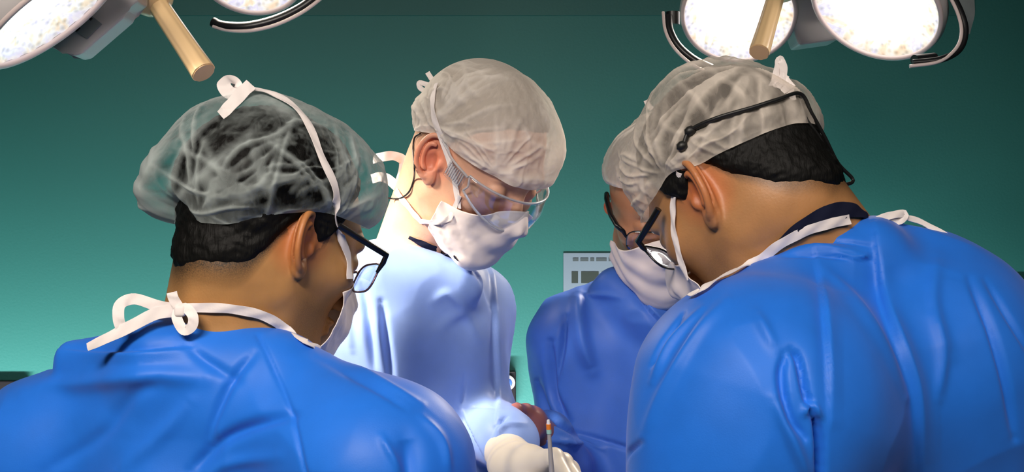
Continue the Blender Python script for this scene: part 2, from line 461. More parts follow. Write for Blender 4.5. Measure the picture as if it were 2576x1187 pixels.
def monitor(x0, y0, x1, y1, label):
    a = P(x0, y0, YW); e = empty('wall_monitor', P((x0 + x1) / 2, (y0 + y1) / 2, YW), label, 'monitor')
    c, s = wallbox(x0, y0, x1, y1, .02); MB().box(c, s, bev=.004).build('casing', M['black'], e, smooth=False)
    c, s = wallbox(x0 + 30, y0 + 30, x1 - 30, y1 - 30, .002, YW - .02); MB().box(c, s).build('screen', M['screen'], e, smooth=False)
M['screen'] = mat('dark_screen', (.004, .005, .006), .45)
monitor(-560, 955, 78, 1400, 'switched-off black wall monitor behind the surgeon in the lower left')
monitor(2542, 712, 3180, 1150, 'switched-off black wall monitor behind the hunched surgeon')
M['steel'] = mat('brushed_steel', (.55, .56, .58), .28, Metallic=1.0)
# ------------------------------------------------------------------ heads
def head_sdf(q, ears=True, es=1.0):
    d = ell(q, (-.012, 0, .036), (.099, .076, .092))
    d = smin(d, ell(q, (.024, 0, -.008), (.068, .061, .082)), .03)
    for s in (-1, 1):
        d = smin(d, cone(q, (.002, s * .05, -.058), (.07, s * .014, -.096), .015, .014), .03)
        d = smin(d, ell(q, (.057, s * .04, -.018), (.03, .025, .021)), .02)
    d = smin(d, ell(q, (.034, 0, -.062), (.05, .045, .045)), .03)
    d = smin(d, ell(q, (.078, 0, -.099), (.017, .02, .016)), .018)
    d = smin(d, cone(q, (.083, -.028, .03), (.083, .028, .03), .011, .011), .018)
    for s in (-1, 1):
        d = smax(d, -ell(q, (.104, s * .033, .008), (.02, .02, .014)), .012)
        d = smin(d, ell(q, (.079, s * .032, .006), (.0135, .0145, .013)), .004)
    d = smin(d, cone(q, (.088, 0, .016), (.113, 0, -.03), .007, .0105), .012)
    for s in (-1, 1): d = smin(d, ell(q, (.1, s * .012, -.035), (.012, .0085, .009)), .006)
    d = smin(d, ell(q, (.093, 0, -.06), (.01, .024, .006)), .006)
    d = smin(d, ell(q, (.092, 0, -.071), (.01, .02, .0065)), .006)
    if ears:
        for s in (-1, 1): d = smin(d, ear_sdf(q, s, es), .005)
    return d
EAR_C = (-.006, .079, -.004)
def ear_frame(s):
    c = np.array([EAR_C[0], s * EAR_C[1], EAR_C[2]])
    n = nrm([math.sin(R_(28)), s * math.cos(R_(28)), 0.06])
    u0 = np.array([-math.sin(R_(14)), 0, math.cos(R_(14))])
    u = nrm(u0 - n * (u0 @ n)); f = np.cross(u, n) if s < 0 else np.cross(n, u)
    if f[0] < 0: f = -f
    return c, u, f, n
def ear_sdf(q, s, es=1.0):
    c, u, f, n = ear_frame(s)
    r = (q - c.astype(q.dtype)); w = np.stack([r @ u, r @ f, r @ n], 1).astype(q.dtype) / np.float32(es)
    near = (w ** 2).sum(1) < .06 ** 2
    out = np.sqrt((w ** 2).sum(1)) - .03
    if not near.any(): return out
    w = w[near]
    d = ell(w, (.002, -.001, -.003), (.030, .0165, .0036))
    d = smin(d, ell(w, (.0, .004, -.009), (.024, .011, .009)), .008)
    d = smax(d, -ell(w, (-.005, .003, .004), (.014, .009, .0085)), .004)
    d = smax(d, -ell(w, (.015, .0, .005), (.011, .009, .006)), .004)
    pl = []
    for a in np.linspace(-8, 262, 30):
        t = R_(a); k = 1.0 if a < 200 else 1 - (a - 200) / 62 * .2
        pl.append((.0315 * math.sin(t) * (1.0 if a < 180 else .92), .0185 * math.cos(t) * k, .002 + .003 * math.cos(t + math.pi)))
    for i, (a, b) in enumerate(zip(pl[:-1], pl[1:])):
        d = smin(d, cone(w, a, b, .0030, .0030), .0025)
    pl = [(.0185 * math.sin(R_(a)) + .001, .0095 * math.cos(R_(a)) - .001, .0035) for a in np.linspace(70, 255, 16)]
    for a, b in zip(pl[:-1], pl[1:]): d = smin(d, cone(w, a, b, .0022, .0022), .003)
    d = smin(d, ell(w, (-.029, .005, -.001), (.0105, .0085, .0048)), .006)
    d = smin(d, ell(w, (-.007, .0145, .0), (.007, .004, .005)), .004)
    out[near] = d
    return out * np.float32(es)

class Person: pass
def make_frame(a, p, roll):
    a, p = R_(a), R_(p)
    Fw = np.array([math.cos(p) * math.cos(a), math.cos(p) * math.sin(a), -math.sin(p)])
    L = np.array([-math.sin(a), math.cos(a), 0]); U = np.cross(Fw, L)
    r = R_(roll)
    L2 = math.cos(r) * L + math.sin(r) * U; U2 = np.cross(Fw, L2)
    return np.stack([Fw, L2, U2], 1)      # columns: local x, y, z in the world
def person(label, ear, ear_d, side, a, p, roll, neck, bones, limbs, skin, hairline, cutz=None, neck_r=.056, hfine=.0024, scale=1.0, neck0=(-.036, 0, -.045), extra=None, es=1.0):
    H = Person(); H.R = make_frame(a, p, roll); H.s = scale
    E = np.array([EAR_C[0], side * EAR_C[1], EAR_C[2]]) * scale
    H.c = P(ear[0], ear[1], ear_d) - H.R @ E
    H.bones = bones; H.neck = np.asarray(neck, float); H.hl = hairline
    root = empty('person', (float(H.neck[0]), float(H.neck[1]), 0), label, 'person'); H.root = root
    Rf = H.R.astype(np.float32); cf = H.c.astype(np.float32)
    n0 = H.c + H.R @ np.array(neck0) * scale; H.n0 = n0; H.nr = neck_r
    def loc(p): return ((p - cf) @ Rf) / np.float32(scale)
    H.loc = loc
    def f(p):
        q = loc(p)
        d = np.sqrt(((q - np.float32([0, 0, .01])) ** 2).sum(1)) - .08
        m = (q ** 2).sum(1) < .24 ** 2
        if m.any(): d[m] = head_sdf(q[m], True, es)
        d = d * scale
        t = cone(p, n0, H.neck, neck_r * scale, neck_r * 1.12)
        d = smin(d, t, .03)
        if extra is not None: d = smin(d, extra(p), .02)
        b = None
        for (x, y, r1, r2) in bones:
            k = cone(p, x, y, r1 - .02, r2 - .02); b = k if b is None else smin(b, k, .05)
        for (x, y, r1, r2) in limbs: b = smin(b, cone(p, x, y, r1, r2), .03)
        return smin(d, b, .05)
    H.f = f
    c = H.c; lo = c - .17; hi = c + .17
    xs_ = [q[0] for b in bones + limbs for q in b[:2]]; ys_ = [q[1] for b in bones + limbs for q in b[:2]]
    ec = H.c + H.R @ E
    xs = zoned(min(xs_ + [lo[0]]) - .2, max(xs_ + [hi[0]]) + .2, [(c[0] - .15, c[0] + .15, hfine), (ec[0] - .036, ec[0] + .036, .0012)], .012)
    ys = zoned(min(ys_ + [lo[1]]) - .2, max(ys_ + [hi[1]]) + .2, [(c[1] - .15, c[1] + .15, hfine), (ec[1] - .036, ec[1] + .036, .0012)], .012)
    zs = zoned(-.05, c[2] + .2, [(c[2] - .19, c[2] + .18, hfine), (ec[2] - .042, ec[2] + .042, .0012)], .014)
    me = sdf_mesh('body', f, xs, ys, zs, 2)
    V = verts(me); q = loc(V)
    st = np.zeros(len(V)); rd = np.zeros(len(V))
    H.body = link('body', me, skin, root); H.q = q
    # ear redness, beard shadow
    for s in (-1, 1):
        cc, u, ff, n = ear_frame(s)
        dd = np.sqrt(((q - cc) ** 2).sum(1)); rd = np.maximum(rd, np.clip(1.3 - dd / .034, 0, 1) * .75)
    attr(me, 'red', rd); H.me = me
    H.bvh = BVHTree.FromPolygons([Vector(v) for v in V], [tuple(p.vertices) for p in me.polygons]); H.bvhs = [H.bvh]
    return H
def px_ray(x, y):
    return nrm([(x - 1288.0) / F, 1.0, -(y - 593.5) / F])
def hit(H, x, y, body_only=False):
    o = Vector((0, 0, CAMZ)); d = Vector(px_ray(x, y)); best = None
    for b in (H.bvhs[:1] if body_only else H.bvhs):
        r = b.ray_cast(o, d)
        if r[0] is not None and (best is None or r[3] < best[3]): best = r
    return best
def add_bvh(H, o):
    H.bvhs.append(BVHTree.FromPolygons([v.co for v in o.data.vertices], [tuple(p.vertices) for p in o.data.polygons]))
def trace(H, pts, off=.002):
    """points on the surface seen at these pixels; a 3-tuple carries its own distance"""
    out = []; N = []; ly = None
    for p in pts:
        if len(p) == 3: w = P(*p); n = -px_ray(p[0], p[1]); 
        else:
            r = hit(H, *p)
            if r is None: w = P(p[0], p[1], ly if ly else H.c[1]); n = -px_ray(*p)
            else:
                n = np.array(r[1]); v = -px_ray(*p); n = n if n @ v > 0 else -n
                w = np.array(r[0]) + n * off
        ly = w[1]; out.append(w); N.append(n)
    return out, N

# ------------------------------------------------------------------ shells over a head (hair, caps, masks)
def tiltm(t):
    t = R_(t); return np.array([[math.cos(t), 0, math.sin(t)], [0, 1, 0], [-math.sin(t), 0, math.cos(t)]])
def dirs(az, el):
    az, el = np.radians(az), np.radians(el)
    return np.stack([np.cos(el) * np.cos(az), np.cos(el) * np.sin(az), np.sin(el)], -1)
def skull_r(D, c, H=None):
    """distance from c to the skin (head and neck, no ears) along each direction"""
    if H is not None and not hasattr(H, 'nl'):
        H.nl = ((H.n0 - H.c) @ H.R / H.s, (H.neck - H.c) @ H.R / H.s)
    def g(q):
        q = q.astype(np.float32); d = head_sdf(q, ears=False)
        if H is not None: d = smin(d, cone(q, H.nl[0], H.nl[1], H.nr, H.nr * 1.12), .03)
        return d
    rs = np.linspace(.03, .2, 30); out = np.full(len(D), .2); done = np.zeros(len(D), bool); prev = g(c + D * rs[0])
    for a, b in zip(rs[:-1], rs[1:]):
        cur = g(c + D * b); m = (~done) & (cur >= 0); t = prev / (prev - cur + 1e-9)
        out[m] = a + (b - a) * np.clip(t[m], 0, 1); done |= m; prev = cur
        if done.all(): break
    return out
def azel(H, w, c, T):
    q = (H.R.T @ (np.asarray(w) - H.c)) / H.s - c; q = T.T @ q
    return math.degrees(math.atan2(q[1], q[0])) % 360, math.degrees(math.asin(q[2] / np.linalg.norm(q))), np.linalg.norm(q)
def sil(H, x, y, c, T, toward=0.0):
    """direction and radius of the point on pixel x,y in the plane facing the camera through the centre"""
    cw = H.c + H.R @ (np.asarray(c) * H.s); v = nrm(cw - [0, 0, CAMZ]); r = px_ray(x, y)
    t = (v @ (cw - [0, 0, CAMZ]) - toward) / (v @ r); w = np.array([0, 0, CAMZ]) + r * t
    return azel(H, w, c, T)
def curve_from(pts):
    """periodic az -> el from (az, el) samples"""
    pts = sorted((a % 360, e) for a, e in pts)
    A = np.array([p[0] for p in pts]); E = np.array([p[1] for p in pts])
    A = np.concatenate([A - 360, A, A + 360]); E = np.concatenate([E, E, E])
    def f(a):
        a = np.asarray(a) % 360; y = 0
        for d in (-8, -4, 0, 4, 8): y = y + np.interp(a + d, A, E)
        return y / 5
    return f
def field(H, c, T, targets, base, sig=11.0, wb=.02, skull=None):
    """clearance above the skull as a function of direction"""
    D = []; C = []; S = []
    for t in targets:
        if t[0] == 'px':
            az, el, r = sil(H, t[1], t[2], c, T); d = dirs(az, el); r0 = skull_r((T @ d)[None], c, H)[0]; cl = r - r0; sg = t[3] if len(t) > 3 else sig
        else:
            az, el, cl = t[:3]; d = dirs(az, el); sg = t[3] if len(t) > 3 else sig
        D.append(d); C.append(cl); S.append(sg)
    D = np.array(D).reshape(-1, 3); C = np.array(C); S = np.radians(np.array(S))
    def g(X):
        num = np.full(len(X), wb * base); den = np.full(len(X), wb)
        for d, cc, s in zip(D, C, S):
            ang = np.arccos(np.clip(X @ d, -1, 1)); w = np.exp(-ang ** 2 / (2 * s * s)); num += w * cc; den += w
        return num / den
    return g
def shell(H, name, m, c, tilt, lower, clear, n_az=360, n_el=120, upper=90.0, rim=.002, rimw=10.0, az_rng=None, disp=None, parent=None, minclear=.0015, fold=None, thick=0, blur=0, creases=()):
    c = np.asarray(c, float); T = tiltm(tilt)
    closed = az_rng is None
    az = np.linspace(0, 360, n_az, endpoint=False) if closed else np.linspace(az_rng[0], az_rng[1], n_az)
    lo = lower(az); up = upper(az) if callable(upper) else np.full(n_az, upper - .01)
    t = np.linspace(0, 1, n_el) ** 1.15
    EL = lo[:, None] + (up - lo)[:, None] * t[None]; AZ = np.repeat(az[:, None], n_el, 1)
    X = dirs(AZ.ravel(), EL.ravel()); Xh = X @ T.T
    r0 = skull_r(Xh, c, H)
    if blur:
        g = r0.reshape(n_az, n_el); g0 = g.copy()
        for _ in range(blur):
            p_ = np.pad(g, 1, mode='edge'); g = np.maximum((p_[:-2, 1:-1] + p_[2:, 1:-1] + p_[1:-1, :-2] + p_[1:-1, 2:]) / 4, g0 - .0005)
        r0 = g.ravel()
    cl = clear(X)
    e = (EL - lo[:, None]).ravel(); w = 1 - np.exp(-(e / rimw) ** 1.2)
    cl = rim + (cl - rim) * w
    if disp is not None: cl = cl + disp(X, AZ.ravel(), e, Xh * r0[:, None])
    cl = np.maximum(cl, minclear)
    q = (c + Xh * (r0 + cl)[:, None]) * H.s; W = q @ H.R.T + H.c
    fa = fold(X, AZ.ravel(), e, Xh) if fold is not None else np.zeros(len(W))
    if len(creases):
        Nn = Xh @ H.R.T; al = np.clip(e / 4, 0, 1)
        for it_, sc_ in ((0, 1.0),):
            cr = brush(W, Nn, [(pl, w_, h_) for pl, w_, h_ in creases]) * al
            fa = np.clip(fa + cr, -.4, 1.4); W = W + Nn * (np.clip(cr, -.6, 1.0) * .0022)[:, None]
    idx = np.arange(n_az * n_el).reshape(n_az, n_el)
    a = idx if closed else idx[:-1]; b = np.roll(idx, -1, 0) if closed else idx[1:]
    Q = np.stack([a[:, :-1], b[:, :-1], b[:, 1:], a[:, 1:]], -1).reshape(-1, 4)
    me = npmesh(name, W, Q)
    uvl = me.uv_layers.new(name='UVMap'); li = np.empty(len(me.loops), np.int32); me.loops.foreach_get('vertex_index', li)
    # radial map: continuous round the pole
    rr = (90 - EL.ravel()) / 90; uv = np.stack([AZ.ravel() / 360.0, rr], 1)
    U = uv[li].reshape(-1, 4, 2); wrap = (U[:, :, 0].max(1) - U[:, :, 0].min(1)) > .5
    U[wrap, :, 0] = np.where(U[wrap, :, 0] < .5, U[wrap, :, 0] + 1, U[wrap, :, 0])
    uvl.data.foreach_set('uv', U.reshape(-1).astype(np.float32))
    attr(me, 'fold', fa)
    o = link(name, me, m, parent or H.root)
    if thick:
        sm = o.modifiers.new('thickness', 'SOLIDIFY'); sm.thickness = thick; sm.offset = 1
    return o
def gather(X, g, n, seed, reach, warp=.35):
    """creases fanning out from the direction g (az, el)"""
    d0 = dirs(g[0], g[1]); up = np.array([0, 0, 1.0]) if abs(d0[2]) < .9 else np.array([1.0, 0, 0])
    a = nrm(np.cross(up, d0)); b = np.cross(d0, a)
    dist = np.arccos(np.clip(X @ d0, -1, 1)); th = np.arctan2(X @ b, X @ a); rg = random.Random(seed); out = np.zeros(len(X))
    for i in range(int(n)):
        t0 = rg.uniform(-math.pi, math.pi); w = rg.uniform(.012, .05) * (1.6 if rg.random() < .25 else 1); L = rg.uniform(.35, 1.0) * reach; s0 = rg.uniform(0, .35) * reach
        bend = rg.uniform(-.25, .25); wig = rg.uniform(.01, .05); ph = rg.uniform(0, 6)
        dt = (th - t0 - bend * dist - wig * np.sin(dist * 9 + ph) + math.pi) % (2 * math.pi) - math.pi
        out += rg.uniform(.5, 1.1) * np.exp(-(dt * np.sin(np.clip(dist, .15, 1.6)) / w) ** 2) * np.clip((dist - s0) / .12, 0, 1) * np.clip((s0 + L - dist) / (.4 * L), 0, 1)
    return out, dist
def foldsum(X, az, e, seed, gs, rimn):
    t = 0
    for i, g in enumerate(gs): t = t + gather(X, g[:2], g[2], seed + 13 * i, g[3] if len(g) > 3 else 1.2)[0] * (g[4] if len(g) > 4 else 1)
    wv = vnoise(X * 2.5, seed + 60)
    ca = np.cos(np.radians(az)); sa = np.sin(np.radians(az)); k = rimn / 6.3
    r = ridged(np.stack([ca * k + wv, sa * k + wv, e * .02], 1), seed + 70) * np.exp(-e / 22.)
    return t, r
def pleats(seed, gs, a1=.003, rimn=60, rima=.002, big=.003):
    def d(X, az, e, Y):
        t, r = foldsum(X, az, e, seed, gs, rimn)
        return a1 * np.clip(t, 0, 1.3) * np.clip(e / 8, .2, 1) + rima * r * np.clip(e / 2, 0, 1) + big * fbm(X * 1.8, seed + 90, 2) * np.clip(e / 20, 0, 1) + .0006 * fbm(X * 14, seed + 95, 2)
    return d
def foldmap(seed, gs, rimn=60, rimw=7.0, bias=0.0, bands=()):
    def g(X, az, e, Y):
        t, r = foldsum(X, az, e, seed, gs, rimn)
        big = fbm(X * 2.3, seed + 91, 3)
        f = np.clip(t, 0, 1.3) * .75 + np.exp(-e / rimw) * .6 + .3 * np.clip(r, 0, 1) ** 2 + .22 * np.clip(big, -.6, 1)
        for (a_, e_, w_, h_) in bands: f = f + h_ * np.exp(-(np.arccos(np.clip(X @ dirs(a_, e_), -1, 1)) / math.radians(w_)) ** 2)
        return np.clip(f + bias, -.3, 1.3)
    return g
def hairmesh(H, m, lower, seed, thick=.007, c=(-.012, 0, .03), tilt=0, bulk=(0, 0)):
    def disp(X, az, e, Y):
        return (bulk[0] + bulk[1] * np.clip(-X[:, 0], 0, 1)) * np.clip((e - 18) / 30, 0, 1) + .0012 * fbm(Y * 160, seed) * np.clip(e / 6, 0, 1) + .0008 * ridged(Y * [60, 60, 200.], seed + 3)
    return shell(H, 'hair', m, c, tilt, lower, lambda X: np.full(len(X), thick), 300, 110, rim=-.0015, rimw=5, disp=disp, minclear=-.004)
def set_stub(H, lower, c, tilt, fade=14, amount=.8, beard=.25):
    q = H.q; T = tiltm(tilt); d = (q - np.asarray(c)) @ T; r = np.sqrt((d ** 2).sum(1)) + 1e-9
    az = np.degrees(np.arctan2(d[:, 1], d[:, 0])); el = np.degrees(np.arcsin(np.clip(d[:, 2] / r, -1, 1)))
    lo = lower(az); x = np.clip(1 - (lo - el) / fade, 0, 1); back = (np.abs(((az + 180) % 360) - 180) > 62)
    st = np.where(back & (r < .15), x * amount, 0)
    b = np.clip((q[:, 0] - .012) / .02, 0, 1) * np.clip((-.03 - q[:, 2]) / .03, 0, 1) * np.clip((q[:, 2] + .16) / .03, 0, 1)
    side = np.clip((np.abs(q[:, 1]) + .01) / .04, 0, 1)
    st = np.maximum(st, b * beard * side); st[(np.abs(q[:, 1]) > .071) & (r < .11) & (q[:, 0] > -.03) & (q[:, 0] < .02)] = 0
    attr(H.me, 'stub', st)

# ------------------------------------------------------------------ gowns
def gown(H, name, m, bones, cuts, xr, yr, zfine, hf=.0035, k=.05, hc=.012, noise=.003, seed=0, folds=(), it=2, skirt=None, nscale=7.0, extra=None):
    def f(p):
        d = None
        for b in bones:
            (x, y, r1, r2) = b[:4]; kk = b[4] if len(b) > 4 else k
            q = cone(p, x, y, r1, r2); d = q if d is None else smin(d, q, kk)
        if skirt: d = smin(d, cone(p, *skirt), .08)
        for (x, y, r1, r2) in cuts: d = smax(d, -cone(p, x, y, r1, r2), .006)
        return d
    xs = axis(xr[0], xr[3], xr[1], xr[2], hf, hc); ys = axis(yr[0], yr[3], yr[1], yr[2], hf, hc); zs = axis(.3, zfine[1], zfine[0], zfine[1], hf, .02)
    me = sdf_mesh(name, f, xs, ys, zs, it)
    V = verts(me); N = vnormals(me)
    w1 = fbm(V * nscale, seed, 2)
    d = noise * (1.2 * w1 + .8 * ridged(V * nscale * 1.7 * [1, 1, .5] + w1[:, None] * .8, seed + 7))
    d += brush(V, N, folds)
    V = V + N * d[:, None]; set_verts(me, V)
    o = link(name, me, m, H.root); return o
def brush(V, N, folds):
    """folds: (polyline in picture space, half width px, height m [, kind]) worked into the side of the cloth that faces the lens"""
    x, y = project(V); tot = np.zeros(len(V)); view = -np.stack([V[:, 0], V[:, 1], V[:, 2] - CAMZ], 1); view /= np.linalg.norm(view, axis=1)[:, None]
    fac = np.clip((N * view).sum(1) * 4, 0, 1)
    for fo in folds:
        pl, w, h = fo[:3]; kind = fo[3] if len(fo) > 3 else 'g'
        pl = spline([np.array([a, b, 0.]) for a, b in pl], 6) if len(pl) > 2 else [np.array([a, b, 0.]) for a, b in pl]
        L = len(pl) - 1; best = np.full(len(V), 1e9); sg = np.zeros(len(V)); tt = np.zeros(len(V))
        mnx = min(p[0] for p in pl) - 4 * w; mxx = max(p[0] for p in pl) + 4 * w; mny = min(p[1] for p in pl) - 4 * w; mxy = max(p[1] for p in pl) + 4 * w
        m = np.where((x > mnx) & (x < mxx) & (y > mny) & (y < mxy) & (fac > 0))[0]
        if not len(m): continue
        X = x[m]; Y = y[m]; bd = np.full(len(m), 1e9); sd = np.zeros(len(m)); tp = np.zeros(len(m))
        for i in range(L):
            a, b = pl[i][:2], pl[i + 1][:2]; ab = b - a; l2 = ab @ ab + 1e-9
            t = np.clip(((X - a[0]) * ab[0] + (Y - a[1]) * ab[1]) / l2, 0, 1)
            dx = X - a[0] - t * ab[0]; dy = Y - a[1] - t * ab[1]; dd = np.hypot(dx, dy); k = dd < bd
            bd[k] = dd[k]; sd[k] = np.sign(ab[0] * dy - ab[1] * dx)[k]; tp[k] = (i + t[k]) / L
        end = np.sin(np.clip(tp, 0.03, .97) * math.pi) ** .5 if kind != 'full' else 1.0
        u = bd / w
        if kind == 's':        # step: one side higher than the other
            v = sd * u; pr = (1 / (1 + np.exp(-6 * v)) - .5) * np.exp(-(u / 3) ** 2) * 2
        else: pr = np.exp(-u * u)
        tot[m] += h * pr * end * fac[m]
    return tot
# ------------------------------------------------------------------ shared person materials
GA = [(200, -25, 30, 1.6), (285, -2, 30, 1.1), (20, 10, 26, .8, .8), (240, -12, 16, 1.0)]
GB = [(180, 0, 40, 1.7), (262, 0, 30, 1.4), (330, 0, 26, .8, .8)]
GC = [(0, 85, 20, 1.2), (330, 10, 20, .8)]
GD = [(165, 20, 36, 1.5), (75, 0, 30, 1.3), (10, 5, 24, .9)]
M['skin_a'] = skin_mat('skin_olive', (.43, .215, .075), (.03, .022, .015))
M['skin_b'] = skin_mat('skin_light', (.66, .36, .24), (.25, .16, .09))
M['skin_c'] = skin_mat('skin_brown', (.42, .19, .10), (.03, .02, .015))
M['skin_d'] = skin_mat('skin_tan', (.44, .21, .08), (.03, .022, .015))
M['hair_black'] = hair_mat('black_hair', (.003, .0028, .0025))
M['hair_grey'] = hair_mat('grey_brown_hair', (.22, .16, .11))
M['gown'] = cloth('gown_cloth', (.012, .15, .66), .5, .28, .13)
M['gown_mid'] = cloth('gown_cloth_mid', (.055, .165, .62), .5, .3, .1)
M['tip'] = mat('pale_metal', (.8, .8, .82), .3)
M['gown_pale_lit'] = cloth('gown_cloth_pale_lit', (.27, .41, .84), .5, .3, .12)  # base made paler to stand in for lamp light on this gown
M['cap'] = sheet_mat('cap_tissue', (.50, .56, .55), .0, .88, edge=2.2, expo=1.2)
M['cap_b'] = sheet_mat('cap_tissue_dense', (.93, .87, .80), .52, .97)
M['mask'] = cloth('mask_cloth', (.84, .74, .71), .7, .2, .1)
M['tape'] = cloth('tie_tape', (.80, .73, .71), .7, .2, .1)
M['cord'] = mat('black_cord', (.006, .006, .006), .5)
M['frame_black'] = mat('black_frame', (.006, .006, .008), .25)
M['frame_dark'] = mat('dark_metal_frame', (.12, .06, .09), .3, Metallic=.6)
M['lens'] = glass_mat('clear_lens')
M['cover'] = glass_mat('lamp_cover_glass', fac=.98, edge=.12)
M['goggle'] = glass_mat('goggle_plastic', fac=.90, rough=.08)
M['shoe'] = mat('white_clog', (.6, .6, .6), .5)
M['undershirt'] = cloth('dark_undershirt', (.01, .012, .03), .8, .1, .0)
M['glove'] = mat('latex_glove', (.78, .7, .58), .38)
M['glove_b'] = mat('brown_glove', (.32, .12, .12), .35)
M['chrome'] = mat('satin_steel', (.50, .46, .42), .35, Metallic=.25)

def legs_for(pelvis, yaw, off=.1):
    """hip to foot limbs, standing on the floor"""
    c = np.asarray(pelvis, float); L = np.array([-math.sin(R_(yaw)), math.cos(R_(yaw)), 0]); out = []
    for s in (-1, 1):
        h = c + L * s * off; k = np.array([h[0], h[1], .5]); a = np.array([h[0], h[1], .07])
        out += [(h, k, .085, .06), (k, a, .058, .04)]
    return out
def shoes_for(H, pelvis, yaw, off=.1):
    c = np.asarray(pelvis, float); Fw = np.array([math.cos(R_(yaw)), math.sin(R_(yaw)), 0]); L = np.array([-Fw[1], Fw[0], 0])
    for s in (-1, 1):
        b = c + L * s * off; b[2] = 0
        def f(p):
            q = p - b.astype(np.float32); w = np.stack([q @ Fw.astype(np.float32), q @ L.astype(np.float32), q[:, 2]], 1)
            d = smin(cone(w, (-.05, 0, .05), (.14, 0, .04), .045, .042), cone(w, (-.04, 0, .09), (0, 0, .09), .048, .045), .03)
            return smax(d, -w[:, 2] + .001, .004)
        r = .28
        H_ = sdf_mesh('shoe', f, axis(b[0] - r, b[0] + r, b[0] - .01, b[0] + .01, .008, .008), axis(b[1] - r, b[1] + r, b[1] - .01, b[1] + .01, .008, .008), axis(-.02, .2, .0, .02, .006, .008), 1)
        link('shoe', H_, M['shoe'], H.root)

# ================================================================== surgeon in the lower left, seen from behind
CRA = [([(405, 545), (470, 480), (560, 400), (650, 325)], 13, .75), ([(425, 520), (440, 430), (480, 350), (560, 280)], 10, .7), ([(672, 550), (688, 470), (712, 380), (738, 300)], 6, .8),
       ([(560, 505), (640, 478), (688, 410), (705, 330)], 8, .55), ([(440, 548), (530, 530), (620, 505), (700, 470)], 9, .5), ([(790, 560), (700, 470), (640, 380)], 12, -.3), ([(740, 300), (790, 380), (800, 470)], 30, -.45),
       ([(620, 330), (600, 420), (560, 470)], 34, -.35), ([(345, 500), (370, 430), (420, 350)], 16, .5), ([(360, 520), (420, 540), (480, 552)], 14, .4),
       ([(700, 250), (760, 275), (840, 320)], 26, .6), ([(840, 300), (850, 360), (880, 420)], 7, .6), ([(880, 320), (890, 380), (910, 430)], 6, .6), ([(920, 350), (925, 410), (940, 460)], 7, .6),
       ([(900, 470), (940, 450), (975, 420)], 8, .5), ([(890, 530), (930, 500), (985, 490)], 10, .5), ([(860, 470), (890, 445), (905, 415)], 5, -.5), ([(560, 270), (480, 320), (420, 400)], 9, .5), ([(600, 250), (680, 262), (740, 300)], 16, .7)]
